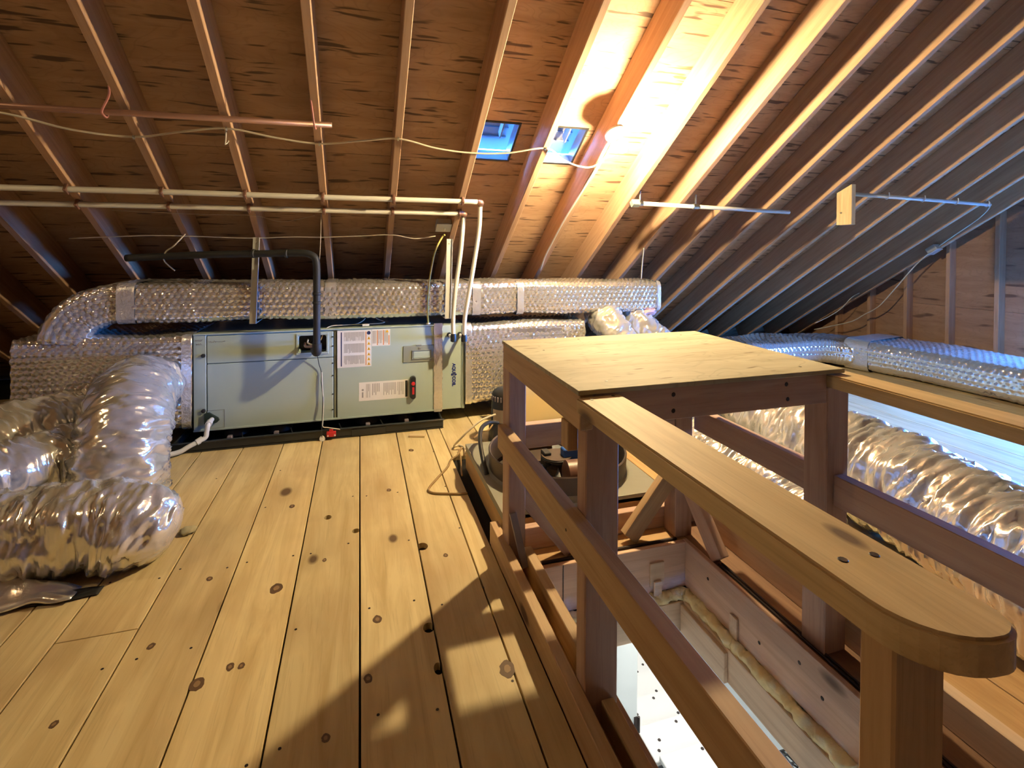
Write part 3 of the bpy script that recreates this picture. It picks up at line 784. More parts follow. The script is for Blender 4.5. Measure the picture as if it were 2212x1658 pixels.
meshobj('warning_triangle', [(.162, UY-.0014, .634), (.184, UY-.0014, .634), (.173, UY-.0014, .652)], [(0, 1, 2)], M_WARN, sl)
rl = panel('rating_label', -.006, .312, .190, .312, .001, M_PAPER, ah, UY-.001, 0)
flat('print_bar', [(.291, .307, .196, .306)], M_SEAM, rl, UY-.0013)
for a, b, n_, z0 in ((.04, .068, 4, .20), (.078, .13, 5, .215), (.150, .235, 10, .21), (.24, .285, 8, .205)):
    tl = flat('print_lines', textlines(a, b, z0, .300, n_, .42, rr), M_INK, rl, UY-.0013); tl['kind'] = 'stuff'
lathe('print_disc', (.018, UY-.001, .262), (0, -1, 0), [(0, .007), (.0005, .007)], M_INK, rl, 16)
flat('print_bar', [(.013, .022, .212, .248)], M_INK, rl, UY-.0013)
# pencil notes on the cabinet
def scribble(x0, x1, z, par, seed):
    r2 = random.Random(seed); pts = []
    n = 22
    for i in range(n): pts.append((x0+(x1-x0)*i/(n-1)+r2.uniform(-.002, .002), UY-.0006, z+r2.uniform(-.006, .006)))
    tube('pencil_note', pts, .0008, M_INK, par, 4, True, 3)
scribble(-.875, -.785, .622, ah, 1); scribble(-.945, -.905, .632, ah, 2); scribble(-.94, -.91, .610, ah, 3)
# sensor wires and clips on top
sw = tube('sensor_wire', [(-.24, 3.46, .60), (-.215, 3.47, .66), (-.18, 3.50, .682), (-.1, 3.52, .683), (-.02, 3.54, .685), (.03, 3.57, .71), (.04, 3.58, .75)], .003, M_WIRE, ah, 6)
tube('sensor_wire', [(-.1, 3.53, .682), (.06, 3.53, .682), (.16, 3.56, .685), (.11, 3.58, .71), (.09, 3.58, .75)], .003, M_WIRE, ah, 6)
box('terminal_block', (.015, 3.50, .672), (.06, 3.52, .686), M_WHITE, ah, .002)

# hot water coil
hw = empty('hot_water_coil', (.6, 3.72, .09), 'narrow grey coil section with blue lettering at the right of the air handler', 'coil')
box('coil_case', (.500, UY+.004, .086), (.692, 4.0, .664), M_UNIT, hw, .003)
box('side_flange', (.674, UY-.002, .086), (.694, UY+.006, .664), M_UNIT, hw, .001)
bm = bmesh.new()
rr2 = random.Random(5); V = []; nn_ = 40
for i in range(nn_+1):
    z = .078+(.682-.078)*i/nn_
    for x in (.482, .500, .520, .540): V.append((x+rr2.uniform(-.003, .003), UY-.004-rr2.uniform(0, .004), z))
bm.free()
fastmesh('foil_tape', np.array(V), nn_+1, 4, M_TAPE, hw, None, False)
for k, x in enumerate((.597, .669)):
    cyl('pipe_stub', (x-.01, UY+.01, .60), (x+.002, UY-.115, .583), .011, M_PEX, hw, 14)
    lathe('stub_collar', (x-.01, UY+.004, .60), (.01, -.12, -.015), [(0, .016), (.015, .016), (.02, .012)], M_BLACK, hw, 14)
def text_mesh(name, s, size, mat, par, M, bold=.0):
    cu = bpy.data.curves.new(name, 'FONT'); cu.body = s; cu.size = size; cu.align_x = 'LEFT'; cu.align_y = 'CENTER'; cu.offset = bold; cu.extrude = .0006
    o = bpy.data.objects.new('tmp_text', cu); COL.objects.link(o); bpy.context.view_layer.update()
    me = bpy.data.meshes.new_from_object(o.evaluated_get(bpy.context.evaluated_depsgraph_get())); bpy.data.objects.remove(o)
    me.materials.clear(); me.materials.append(mat)
    return link(bpy.data.objects.new(name, me), M, par)
# letters read downwards: text X -> -Z, text Y -> +X, facing -Y
def down_matrix(x, z): return Matrix(((0, 1, 0, x), (0, 0, -1, UY+.0028), (-1, 0, 0, z), (0, 0, 0, 1)))
M_BRAND = plain('logo_blue', (.01, .03, .25), .5)
text_mesh('lettering', 'AQU', .0305, M_BRAND, hw, down_matrix(.620, .400), .0011)
text_mesh('lettering', 'COIL', .0305, M_BRAND, hw, down_matrix(.620, .311), .0011)
flat('logo_mark', [(.609, .613, .315, .331), (.617, .621, .315, .331), (.625, .629, .315, .331), (.609, .629, .328, .332)], M_BRAND, hw, UY+.002)
meshobj('logo_drop', [(.631, UY+.002, .332), (.631, UY+.002, .314), (.643, UY+.002, .323)], [(0, 1, 2)], M_BRAND, hw)
meshobj('logo_drop', [(.606, UY+.002, .334), (.600, UY+.002, .323), (.606, UY+.002, .312), (.611, UY+.002, .323)], [(0, 1, 2, 3)], M_BRAND, hw)

# drain pan with support blocks and ribs
dp = empty('drain_pan', (-.25, 3.7, 0), 'black plastic drain pan with support blocks under the air handler', 'drain pan')
bm = bmesh.new()
x0, x1, y0, y1 = -1.04, .53, 3.335, 4.08
box_bm(bm, (x0, y0, .002), (x1, y1, .010))
for a, b, c_, d_ in ((x0, x1, y0, y0+.014), (x0, x1, y1-.014, y1), (x0, x0+.014, y0+.014, y1-.014), (x1-.014, x1, y0+.014, y1-.014)):
    box_bm(bm, (a, c_, .010), (b, d_, .058), .004)
bmobj('pan_tray', bm, M_PAN, dp)
box('pan_lip', (x0-.006, y0-.008, .054), (x1+.006, y0+.012, .062), M_PAN, dp, .003)
box('pan_seam', (-.05, y0-.005, .008), (.16, y0, .05), M_PAN, dp, .002)
for x in (-.76, -.50, .05, .30):
    lathe('support_block', (x, 3.60, .010), (0, 0, 1), [(0, .08), (.05, .06), (.078, .05)], M_BLACK, dp, 20)
    box('block_foot', (x-.014, 3.43, .010), (x+.014, 3.46, .045), M_STRIP, dp, .003)
for x in (-.70, -.42, -.13, .13):
    beam('pan_rib', (x, 3.47, .05), (x+.035, 3.36, .016), .006, .008, M_GALV, dp)

# white drain pipe from the cap
pv = empty('drain_pipe', (-.9, 3.36, 0), 'white plastic drain pipe bent from the air handler cap down to the floor', 'pipe')
tube('pipe_run', [(-.855, 3.44, .155), (-.857, 3.37, .15), (-.862, 3.355, .11), (-.868, 3.35, .078), (-.905, 3.33, .062), (-.945, 3.315, .045), (-.985, 3.30, .026), (-1.04, 3.28, .024), (-1.09, 3.26, .05)], .0135, M_PVC, pv, 14)
for p0, p1 in (((-.857, 3.40, .153), (-.856, 3.365, .148)), ((-.880, 3.345, .074), (-.908, 3.329, .060))):
    cyl('pipe_collar', p0, p1, .018, M_PVC, pv, 14)

# float switch on the pan lip with its wire
fs_ = empty('float_switch', (-.17, 3.33, .03), 'red float switch clipped on the lip of the drain pan', 'switch')
box('switch_body', (-.197, 3.312, .022), (-.142, 3.326, .056), M_RED1, fs_, .003)
box('switch_cap', (-.182, 3.314, .056), (-.158, 3.326, .068), M_RED1, fs_, .002)
for x in (-.193, -.153): box('switch_tab', (x, 3.309, .026), (x+.008, 3.313, .036), M_WHITE, fs_, .001)
tube('switch_wire', [(-.232, 3.435, .40), (-.228, 3.43, .30), (-.222, 3.43, .2), (-.224, 3.40, .10), (-.219, 3.33, .085), (-.19, 3.32, .08), (-.13, 3.318, .066), (-.118, 3.32, .060)], .0028, M_WHITE, fs_, 6)
tube('low_voltage_wire', [(-.262, 3.40, .56), (-.25, 3.43, .46), (-.236, 3.44, .40), (-.236, 3.44, .33), (-.226, 3.43, .24), (-.229, 3.41, .12), (-.226, 3.325, .06), (-.222, 3.322, .005)], .0022, M_BLACK, fs_, 6)
lathe('float_cap', (-.222, 3.328, .012), (0, -1, .2), [(0, .018), (.01, .017), (.012, .008)], M_WHITE, fs_, 16)
# black insulated line set
bl = empty('refrigerant_line', (-.26, 3.42, .6), 'black foam insulated line dropping into the air handler opening', 'pipe')
LX, LY = -.250, 3.285
tube('insulated_run', [(-1.35, 3.60, 1.125), (-1.16, 3.56, 1.135), (-.9, 3.46, 1.147), (-.62, 3.375, 1.154), (-.36, 3.305, 1.160), (-.285, LY+.005, 1.150), (LX-.004, LY, 1.11), (LX, LY, .98), (LX, LY, .75), (LX, LY, .60), (LX, LY+.002, .578)], .0215, M_RUBBER, bl, 16)
for z in (.905, .85): lathe('joint_sleeve', (LX, LY, z), (0, 0, 1), [(0, .022), (.004, .026), (.014, .026), (.018, .022)], M_RUBBER, bl, 16)
for x, y in ((-.62, 3.375), (-.43, 3.323)): lathe('joint_sleeve', (x, y, 1.156), (1, -.28, 0), [(0, .022), (.004, .027), (.014, .027), (.018, .022)], M_RUBBER, bl, 16)
tube('elbow_wrap', [(LX, LY, .61), (LX, LY+.004, .568), (LX-.006, LY+.04, .552), (LX-.022, 3.42, .556), (LX-.03, 3.54, .562)], .028, M_RUBBER, bl, 16)
tube('small_line', [(LX-.01, LY+.01, .60), (LX-.04, LY+.05, .585), (LX-.075, 3.40, .575), (LX-.09, 3.52, .575)], .008, M_COPPER, bl, 8)
tube('small_line', [(LX+.005, LY-.012, .62), (LX-.02, LY+.02, .60), (LX-.06, 3.38, .60), (LX-.07, 3.52, .60)], .005, M_WIRE, bl, 8)

# ================================================================== ROOF HARDWARE
def roofM(p):
    xx = Vector((1, 0, 0)); yy = NRM.cross(xx); p = Vector(p)     # local Y runs up the slope, local Z outward
    return Matrix(((xx.x, yy.x, NRM.x, p.x), (xx.y, yy.y, NRM.y, p.y), (xx.z, yy.z, NRM.z, p.z), (0, 0, 0, 1)))
def rbox(name, p, lo, hi, mat, par=None, bev=.001):
    bm = bmesh.new(); box_bm(bm, lo, hi, bev); return bmobj(name, bm, mat, par, roofM(p))
# roof vents: sheet metal hoods over holes in the sheathing
for i, (vx0, vx1) in enumerate(VENTS):
    c = RP((vx0+vx1)/2, (VY0+VY1)/2, -RD); hwid = (vx1-vx0)/2; hl = (VY1-VY0)/CS/2
    t = empty('roof_vent', c, ('square metal roof vent glowing blue, left of the light bulb bay', 'square metal roof vent in the lit bay right beside the light bulb')[i], 'roof vent', 'roof vents')
    for s in (-1, 1):
        rbox('vent_side', c, (s*hwid-.0015, -hl, .0), (s*hwid+.0015, hl, .075), M_VENT, t)
        rbox('vent_end', c, (-hwid, s*hl-.0015, .0), (hwid, s*hl+.0015, .075), M_VENT, t)
        rbox('hood_skirt', c, (s*(hwid+.045)-.0015, -hl-.045, .105), (s*(hwid+.045)+.0015, hl+.045, .13), M_VENT, t)
    rbox('vent_hood', c, (-hwid-.045, -hl-.045, .128), (hwid+.045, hl+.045, .131), M_VENT, t)
    rbox('vent_baffle', c, (hwid*.25, -hl*.95, .045), (hwid*.33, hl*.1, .105), M_VENT, t)
    for q in (-.5, 0, .5): rbox('vent_rib', c, (-hwid*.9, hl*q-.006, .118), (hwid*.9, hl*q+.006, .128), M_VENT, t)
    ringb = bmesh.new()
    for lo, hi in (((-hwid-.012, -hl-.012, -.004), (hwid+.012, -hl, 0)), ((-hwid-.012, hl, -.004), (hwid+.012, hl+.012, 0)), ((hwid, -hl, -.004), (hwid+.012, hl, 0))):
        box_bm(ringb, lo, hi)
    bmobj('vent_flange', ringb, M_BLACK, t, roofM(c))

# bare bulb lamp
def bare_bulb(x, y, label, mat):
    LP = RP(x, y, .002)
    lamp = empty('bare_bulb_lamp', LP, label, 'lamp', 'bare bulb lamps')
    ax = (-NRM*1.0+Vector((.12, 0, 0))).normalized()
    lathe('lampholder', LP, ax, [(0, .060), (.012, .060), (.022, .050), (.026, .034), (.050, .027), (.056, .022)], M_CERAM, lamp, 32)
    lathe('screw_collar', LP+ax*.054, ax, [(0, .0165), (.018, .0165)], M_GALV, lamp, 20)
    lathe('bulb', LP+ax*.068, ax, [(0, .014), (.012, .017), (.028, .026), (.045, .031), (.060, .029), (.072, .019), (.078, .005)], mat, lamp, 24)
bare_bulb(1.392, 2.615, 'white porcelain lampholder with a lit bare bulb on the rafter', M_BULB)
bare_bulb(-2.65, 1.45, 'second bare bulb on a rafter left of the frame, behind the ducts', M_BULB2)

def rpts(l): return [RP(*p) if len(p) == 3 else RP(p[0], p[1], .008) for p in l]
lc = empty('lighting_cable', RP(-1.5, 2.735), 'cream cable sagging across the rafters to the bare bulb', 'cable')
tube('cable_run', rpts([(-2.9, 2.70), (-2.25, 2.72), (-1.845, 2.70), (-1.484, 2.735), (-1.25, 2.79, .02), (-1.022, 2.82), (-.82, 2.775, .012), (-.613, 2.743), (-.4, 2.775, .012), (-.199, 2.798), (0, 2.765, .01), (.193, 2.739), (.4, 2.78, .012), (.603, 2.80), (.8, 2.785, .01), (1.02, 2.74), (1.15, 2.80, .02), (1.27, 2.838, .022), (1.36, 2.835, .02), (1.405, 2.76, .02), (1.40, 2.655, .008)]), .0052, M_WIRE, lc, 8)
for x, y in ((-.613, 2.743), (-.199, 2.798), (.193, 2.739), (1.02, 2.74), (-1.022, 2.82)):
    rbox('staple', RP(x, y, .01), (-.004, -.008, -.006), (.004, .008, .006), M_GALV, lc, 0)
dc = empty('drop_cable', RP(1.40, 2.66), 'cream cable running down the rafter from the bulb to behind the duct', 'cable')
tube('cable_run', rpts([(1.385, 2.66), (1.378, 2.73, .02), (1.388, 2.84, .016), (1.386, 3.0, .010), (1.378, 3.15, .009), (1.371, 3.33, .006), (1.372, 3.56, .006), (1.376, 3.70, .006), (1.395, 3.86, .010)]), .0065, M_WHITE, dc, 8)
tc_ = empty('thin_cable', RP(-.2, 3.5), 'thin yellowish cable stapled across the rafters to the switch box', 'cable')
tube('cable_run', rpts([(-1.6, 3.53), (-1.2, 3.50), (-.96, 3.503), (-.66, 3.515), (-.4, 3.50), (-.222, 3.50), (0, 3.485), (.205, 3.472), (.36, 3.50, .012), (.50, 3.50, -.01)]), .0035, M_WIRE, tc_, 6)
wc = empty('loose_wire', RP(-.6, 3.3), 'hair thin wire drooping just below the two cream pipes', 'wire')
tube('wire_run', rpts([(-1.3, 3.30), (-.909, 3.317), (-.60, 3.32), (-.449, 3.352, .02), (-.262, 3.308)]), .0016, M_WIRE, wc, 5)
bc = empty('bell_wire', (-1.1, 3.55, 1.14), 'short cream wire curling around the black insulated line', 'wire')
tube('wire_run', [RP(-1.0, 3.48, .01), (-1.06, 3.47, 1.20), (-1.12, 3.53, 1.165), (-1.135, 3.54, 1.12), (-1.11, 3.53, 1.085), (-1.07, 3.52, 1.05)], .004, M_WIRE, bc, 6)
# vertical thin wire by the black line
tube_ = empty('hanger_wire', RP(-.24, 3.40), 'thin straight wire hanging from the rafter behind the black line', 'wire')
tube('wire_run', [RP(-.225, 3.30, .005), (-.230, 3.32, 1.25), (-.236, 3.312, 1.12)], .0022, M_WIRE, tube_, 5)
# switch box
jb = empty('switch_box', RP(.54, 3.42, -.03), 'small grey metal switch box fixed beside the rafter above the ducts', 'junction box')
rbox('box_body', RP(.545, 3.43, -.02), (-.05, -.048, 0), (.05, .038, .045), M_STRAP, jb, .004)
cv = rbox('cover_plate', RP(.545, 3.43, -.018), (-.053, -.050, -.004), (.053, .040, 0), M_STRAP, jb, .002)
rbox('toggle', RP(.552, 3.435, -.014), (-.004, -.014, -.010), (.004, .008, 0), M_WHITE, cv, .001)
yc = empty('yellow_cable', (.45, 3.5, .67), 'yellow cable hanging from the switch box down to the air handler', 'cable')
tube('cable_run', [RP(.56, 3.475, 0), (.545, 3.49, 1.27), (.49, 3.46, 1.165), (.455, 3.445, 1.0), (.440, 3.44, .86), (.440, 3.445, .74), (.448, 3.48, .674)], .0062, M_YELL, yc, 8)
lathe('cable_connector', (.448, 3.48, .673), (0, 0, 1), [(0, .014), (.01, .014), (.012, .009)], M_WHITE, yc, 12)
# hanging straps of the trunk duct
for i, (xt, xb, lab) in enumerate(((-.615, -.628, 'flat steel hanger strap holding the duct, left of the black line'), (.592, .572, 'flat steel hanger strap holding the duct, beside the yellow cable'))):
    t = empty('hanger_strap', (xb, 3.44, .74), lab, 'strap', 'duct hanger straps')
    zt = 1.255; zb = TZ(xb)-.128
    beam('strap_leg', (xt, 3.475, zt), (xb, 3.426, zb), .038, .004, M_STRAP, t, (0, 1, 0), .0005)
    beam('strap_edge', (xt+.019, 3.468, zt), (xb+.019, 3.419, zb), .003, .012, M_STRAP, t, (0, 1, 0), .0003)
    beam('strap_seat', (xb, 3.426, zb), (xb, 3.88, zb), .038, .004, M_STRAP, t, (0, 0, 1), .0005)
    lathe('strap_screw', (xt, 3.470, zt-.03), (0, -1, 0), [(0, .006), (.004, .005)], M_STRAP, t, 8)
t = empty('wire_hanger', (2.19, 3.66, .96), 'thin wire hanger at the right end of the trunk duct', 'hanger')
tube('hanger_rod', [RP(2.185, 3.60, 0), (2.19, 3.63, 1.08), (2.192, 3.65, .945)], .005, M_STRAP, t, 6)
# two cream pipes with brackets
for i, (yy, xe, drop, lab) in enumerate((
    (3.145, .735, [(.742, 3.19, 1.462), (.738, 3.21, 1.30), (.700, 3.25, 1.0), (.668, 3.30, .75), (.668, 3.335, .60)], 'upper cream pipe along the rafters, bending down at the far right to the coil'),
    (3.248, .648, [(.652, 3.275, 1.40), (.632, 3.27, 1.18), (.603, 3.29, .94), (.592, 3.32, .75), (.596, 3.335, .605)], 'lower cream pipe along the rafters, bending down to the left stub of the coil'))):
    t = empty('water_pipe', RP(-.5, yy), lab, 'pipe', 'cream water pipes')
    tube('pipe_run', rpts([(-3.2, yy, .022), (-1.845, yy, .022), (-1.0, yy-.003, .022), (-.2, yy, .022), (.4, yy, .022), (xe-.02, yy, .022)]), .0155, M_PEX, t, 12)
    tube('drop_run', drop, .0145, M_PEX, t, 12)
    e0 = RP(xe-.025, yy, .022)
    tube('pipe_elbow', [e0, RP(xe, yy+.004, .022), Vector(drop[0])+Vector((.002, -.004, .012)), drop[0]], .0175, M_COPPER, t, 12)
    lathe('end_fitting', Vector(drop[-1])+Vector((0, 0, .02)), (0, 0, -1), [(0, .017), (.022, .021), (.05, .020), (.056, .012)], M_BLACK, t, 14)
    for x in rafter_x:
        if -3.1 < x < .66:
            rbox('pipe_clamp', RP(x, yy, .022), (-.009, -.021, -.020), (.009, .021, .024), M_COPPER, t, .004)
# old copper pipe on hooks
cp = empty('copper_pipe', RP(-1, 2.68), 'brown copper pipe hung on pink hooks under the upper left rafters', 'pipe')
tube('pipe_run', rpts([(-3.2, 2.69, .035), (-1.45, 2.68, .035), (-.132, 2.665, .035)]), .0145, M_COPPER, cp, 14, False)
M_HOOK = plain('pink_hook', (.52, .22, .22), .45)
lathe('pipe_end', RP(-.134, 2.665, .035), (1, 0, 0), [(0, .0135), (.003, .0135)], M_WHITE, cp, 14)
for hx, hy in ((-1.075, 2.68), (-.212, 2.668)):
    b = RP(hx, hy, .035)
    rx = min(rafter_x, key=lambda q: abs(q-hx)); rx += -.016 if hx < rx else .016
    P = [RP(rx, hy-.10, -.004), RP(rx+(hx-rx)*.3, hy-.06, .006), b+Vector((0, -.022, .004)), b+Vector((.004, -.014, -.017)), b+Vector((.006, .008, -.018)), b+Vector((.006, .020, -.004)), b+Vector((.004, .02, .012))]
    tube('pipe_hook', P, .0045, M_HOOK, cp, 8)
hk = empty('screw_hook', RP(-.625, 2.77), 'small white hook screwed into the rafter under the sagging cable', 'hook')
tube('hook_wire', rpts([(-.622, 2.765, 0), (-.622, 2.775, .02), (-.628, 2.80, .03), (-.635, 2.82, .022), (-.63, 2.825, .008), (-.62, 2.815, .004)]), .0035, M_WHITE, hk, 6)

# rods on the right
t = empty('hanging_rod', RP(2.5, 3.12), 'white closet rod hung below the rafters right of the lit bays', 'rod')
tube('rod', rpts([(1.845, 3.10, .035), (3.15, 3.14, .035)]), .0145, M_WHITE, t, 12, False)
for x, y in ((1.835, 3.10), (2.29, 3.113)):
    p = RP(x, y, .035)
    lathe('rod_clamp', p-Vector((.02, 0, 0)), (1, 0, 0), [(0, .020), (.04, .020)], M_GALV, t, 10)
    beam('rod_hanger', p+Vector((0, 0, .012)), p+Vector((-.005, -.01, .085)), .012, .006, M_GALV, t)
rbox('rod_bracket', RP(1.80, 3.10, .035), (-.03, -.02, -.022), (.03, .02, .022), M_UNITD, t, .004)
lathe('rod_end', RP(3.15, 3.14, .035), (1, 0, 0), [(0, .0125), (.004, .011)], M_GALV, t, 12)
t = empty('pipe_rod', (4.3, 2.95, 1.6), 'thin white pipe clipped under the far right rafters', 'rod')
tube('rod', [(3.42, 2.83, 1.598), (4.2, 2.905, 1.592), (5.15, 2.985, 1.580)], .0145, M_WHITE, t, 12, False)
for x in (3.81, 4.24, 4.67, 5.10):
    f = (x-3.42)/(5.15-3.42); p = Vector((x, 2.83+.155*f, 1.598-.018*f))
    tube('pipe_clip', [p+Vector((0, -.018, .03)), p+Vector((0, -.02, 0)), p+Vector((0, 0, -.018)), p+Vector((0, .02, 0)), p+Vector((0, .018, .02))], .004, M_WHITE, t, 6)
t = empty('wood_block', (3.38, 2.83, 1.37), 'short pale board nailed upright to a rafter, holding the white pipe', 'wood block')
M_, L_ = frame((3.37, 2.83, 1.372), (3.37, 2.83, 1.66), (1, 0, 0))
bm = bmesh.new(); box_bm(bm, (0, -.06, -.019), (L_, .06, .019), .002)
for v in bm.verts:
    if v.co.x > .2 : v.co.x -= (.06-v.co.y)*0+max(0, (M_ @ v.co).y-2.83)*.9
bmobj('board', bm, M_RAIL, t, M_)
lathe('nail', (3.349, 2.85, 1.46), (-1, 0, 0), [(0, .007), (.003, .006)], M_GALV, t, 8)

# cable and box by the right gable
gc = empty('gable_cable', (5.47, 3.6, 1.2), 'cream cable running down beside the right gable wall studs', 'cable')
tube('cable_run', [(5.16, 2.99, 1.60), (5.30, 3.08, 1.56), (5.455, 3.25, 1.48), (5.46, 3.45, 1.33), (5.46, 3.58, 1.23)], .006, M_WIRE, gc, 7)
tube('cable_run', [(5.46, 3.66, 1.17), (5.46, 3.80, 1.03), (5.46, 4.0, .78), (5.46, 4.17, .575), (5.45, 4.33, .46), (5.40, 4.45, .365), (5.35, 4.70, .27), (5.3, 4.85, .215)], .006, M_WIRE, gc, 7)
sc_ = empty('stray_cable', (5.2, 4.5, .4), 'short loose cable end curling under the lowest right rafters', 'cable')
tube('cable_run', [(5.42, 4.37, .70), (5.40, 4.45, .64), (5.36, 4.55, .50), (5.30, 4.65, .40), (5.2, 4.75, .31)], .005, M_WIRE, sc_, 7)
gb = empty('cable_box', (5.455, 3.62, 1.2), 'small grey box on the cable near the right gable wall', 'junction box')
rbox('box_body', (5.452, 3.62, 1.20), (-.045, -.05, -.03), (.03, .05, .03), M_STRAP, gb, .006)
rbox('box_lid', (5.452, 3.62, 1.20), (-.049, -.054, -.036), (.034, .054, -.03), M_STRAP, gb, .003)

# ================================================================== GUARD RAILS AND TABLE
tb = empty('plywood_table', (.93, 1.5, 0), 'plywood topped wooden table frame standing over the end of the hatch', 'table')
box_t = bmesh.new(); box_bm(box_t, (-.423, -.347, -.006), (.423, .347, .006), .001)
top = bmobj('table_top', box_t, M_TOP, tb, Matrix.Translation((.934, 1.482, .844)))
LEGS = {'fl': (.539, .631, 1.15, 1.202, .838), 'fr': (1.31, 1.392, 1.15, 1.232, .795), 'bl': (.53, .597, 1.80, 1.882, .838), 'br': (1.25, 1.33, 1.80, 1.882, .838)}
for k, (a, b, c_, d_, zt) in LEGS.items():
    M_, L_ = frame(((a+b)/2, (c_+d_)/2, 0), ((a+b)/2, (c_+d_)/2, zt), (0, 1, 0))
    bm = bmesh.new(); box_bm(bm, (0, -(b-a)/2, -(d_-c_)/2), (L_, (b-a)/2, (d_-c_)/2), .003)
    bmobj('leg', bm, M_RED, tb, M_)
beam('apron', (.557, 1.163, .793), (1.308, 1.163, .793), .025, .088, M_RED, tb)
beam('apron', (.535, 1.14, .793), (.535, 1.83, .793), .036, .088, M_CURB, tb)
beam('apron', (1.349, 1.235, .793), (1.349, 1.828, .793), .036, .088, M_RED, tb)
beam('apron', (.60, 1.838-.03, .793), (1.248, 1.808, .793), .03, .088, M_RED, tb)
beam('cleat_block', (.527, 1.225, .749), (.527, 1.225, .675), .03, .045, M_CURB, tb, (0, 1, 0))
beam('stretcher', (.598, 1.825, .486), (1.249, 1.825, .486), .038, .089, M_RED, tb)
beam('brace', (1.050, 1.83, .02), (1.262, 1.83, .275), .038, .07, M_CURB, tb, (0, 0, 1))
beam('brace', (1.30, 1.835, .28), (1.31, 1.60, .02), .038, .07, M_RED, tb, (0, 0, 1))
beam('brace', (.585, 1.83, .29), (.80, 1.83, .02), .038, .08, M_RED, tb, (0, 0, 1))
beam('metal_strip', (.543, 1.788, .215), (.574, 1.73, .04), .026, .012, M_STRIP, tb, (0, -1, .3))
for x, z in ((.79, .815), (.79, .772), (1.16, .815), (1.165, .772)):
    lathe('nail', (x, 1.1506, z), (0, -1, 0), [(0, .0065), (.0015, .005)], M_NAIL, tb, 8)
for x, y in ((.62, 1.20), (.60, 1.62), (1.25, 1.19), (1.24, 1.76), (.8, 1.78)):
    lathe('nail', (x, y, .8495), (0, 0, 1), [(0, .0045), (.001, .004)], M_NAIL, top, 8)
def handrail(name, x0, x1, y0, y1, z0, z1, rad, mat, par, rad2=None):
    """flat rail with rounded corners at its near end (y0); local X along the length"""
    pts = [(x0, y1)]
    for k in range(9): a = PI+PI/2*k/8; pts.append((x0+rad+rad*math.cos(a), y0+rad+rad*math.sin(a)))
    rad = rad2 or rad
    for k in range(9): a = 1.5*PI+PI/2*k/8; pts.append((x1-rad+rad*math.cos(a), y0+rad+rad*math.sin(a)))
    pts.append((x1, y1)); n = len(pts)
    M, _ = frame(((x0+x1)/2, y0, (z0+z1)/2), ((x0+x1)/2, y1, (z0+z1)/2)); inv = M.inverted()
    bm = bmesh.new(); vs = [[bm.verts.new(inv @ Vector((p[0], p[1], z))) for p in pts] for z in (z0, z1)]
    bm.faces.new(vs[0][::-1]); bm.faces.new(vs[1])
    for k in range(n): bm.faces.new((vs[0][k], vs[0][(k+1) % n], vs[1][(k+1) % n], vs[1][k]))
    bmesh.ops.recalc_face_normals(bm, faces=bm.faces)
    es = [e for e in bm.edges if len(e.link_faces) == 2 and any(len(f.verts) > 6 for f in e.link_faces)]
    bmesh.ops.bevel(bm, geom=es, offset=.004, segments=2, affect='EDGES')
    return bmobj(name, bm, mat, par, M)
g1 = empty('guard_rail', (.57, .4, 0), 'wooden guard rail with rounded handrail end on the left of the hatch, nearest us', 'railing')
hr = handrail('handrail', .507, .624, .318, 1.136, .795, .834, .078, M_RAIL, g1, .036)
box_n = beam('newel_post', (.578, .41, 0), (.578, .41, .795), .076, .04, M_CURB, g1, (0, 1, 0), .003)
mr = beam('mid_rail', (.5185, .39, .486), (.5185, 1.845, .486), .038, .089, M_CURB, g1)
for p in ((.545, .455, .834), (.590, .452, .834)): lathe('screw', p, (0, 0, 1), [(0, .006), (.0008, .005)], M_NAIL, hr, 10)
for p in ((.535, 1.11, .834), (.60, 1.125, .834)): lathe('screw', p, (0, 0, 1), [(0, .005), (.0008, .004)], M_NAIL, hr, 8)
lathe('nail', (.4995, 1.18, .486), (-1, 0, 0), [(0, .004), (.001, .003)], M_NAIL, mr, 8)
g2 = empty('guard_rail', (1.36, .3, 0), 'wooden guard rail leaving the table on the far right of the hatch', 'railing')
handrail('handrail', 1.305, 1.398, -.25, 1.195, .796, .834, .03, M_RAIL, g2)
beam('mid_rail', (1.354, 1.235, .49), (1.354, 1.80, .49), .038, .089, M_RED, g2)
beam('mid_rail', (1.354, -.2, .49), (1.354, 1.149, .49), .038, .089, M_RED, g2)
beam('newel_post', (1.354, -.15, 0), (1.354, -.15, .796), .076, .06, M_RED, g2, (0, 1, 0), .003)

# ================================================================== HATCH FRAME
M_LIN = wood('lit_lining_wood', (.74, .52, .40), (.60, .39, .28), knot_amt=.3, gy=16, vary=.06)  # lightened wood stands in for hall light reaching the lining from below
M_INN = wood('inner_frame_wood', (.74, .57, .42), (.60, .43, .30), knot_amt=.2, gy=18, vary=.06)
hf = empty('hatch_frame', (.965, .97, 0), 'wooden lining and curbs round the open stair hatch', 'hatch')
beam('curb_board', (.5215, -.05, .044), (.5215, 1.98, .044), .034, .088, M_CURB, hf)
beam('curb_board', (.600, 1.205, .040), (.600, 1.79, .040), .034, .080, M_CURB, hf)
beam('curb_board', (.600, .2, .030), (.600, 1.145, .030), .034, .060, M_CURB, hf)
beam('curb_board', (1.428, -.05, .045), (1.428, 1.93, .045), .036, .09, M_INN, hf)
beam('curb_board', (.57, 1.905, .045), (1.41, 1.905, .045), .036, .09, M_RED, hf)
ZL = -.178
beam('lining_board', (HX0+.002, 1.770, (ZL+.004)/2), (HX1-.018, 1.770, (ZL+.004)/2), .019, .004-ZL, M_LIN, hf, (0, 0, 1))
beam('lining_board', (1.281, HY0, (ZL+.006)/2), (1.281, 1.779, (ZL+.006)/2), .019, .006-ZL, M_LIN, hf)
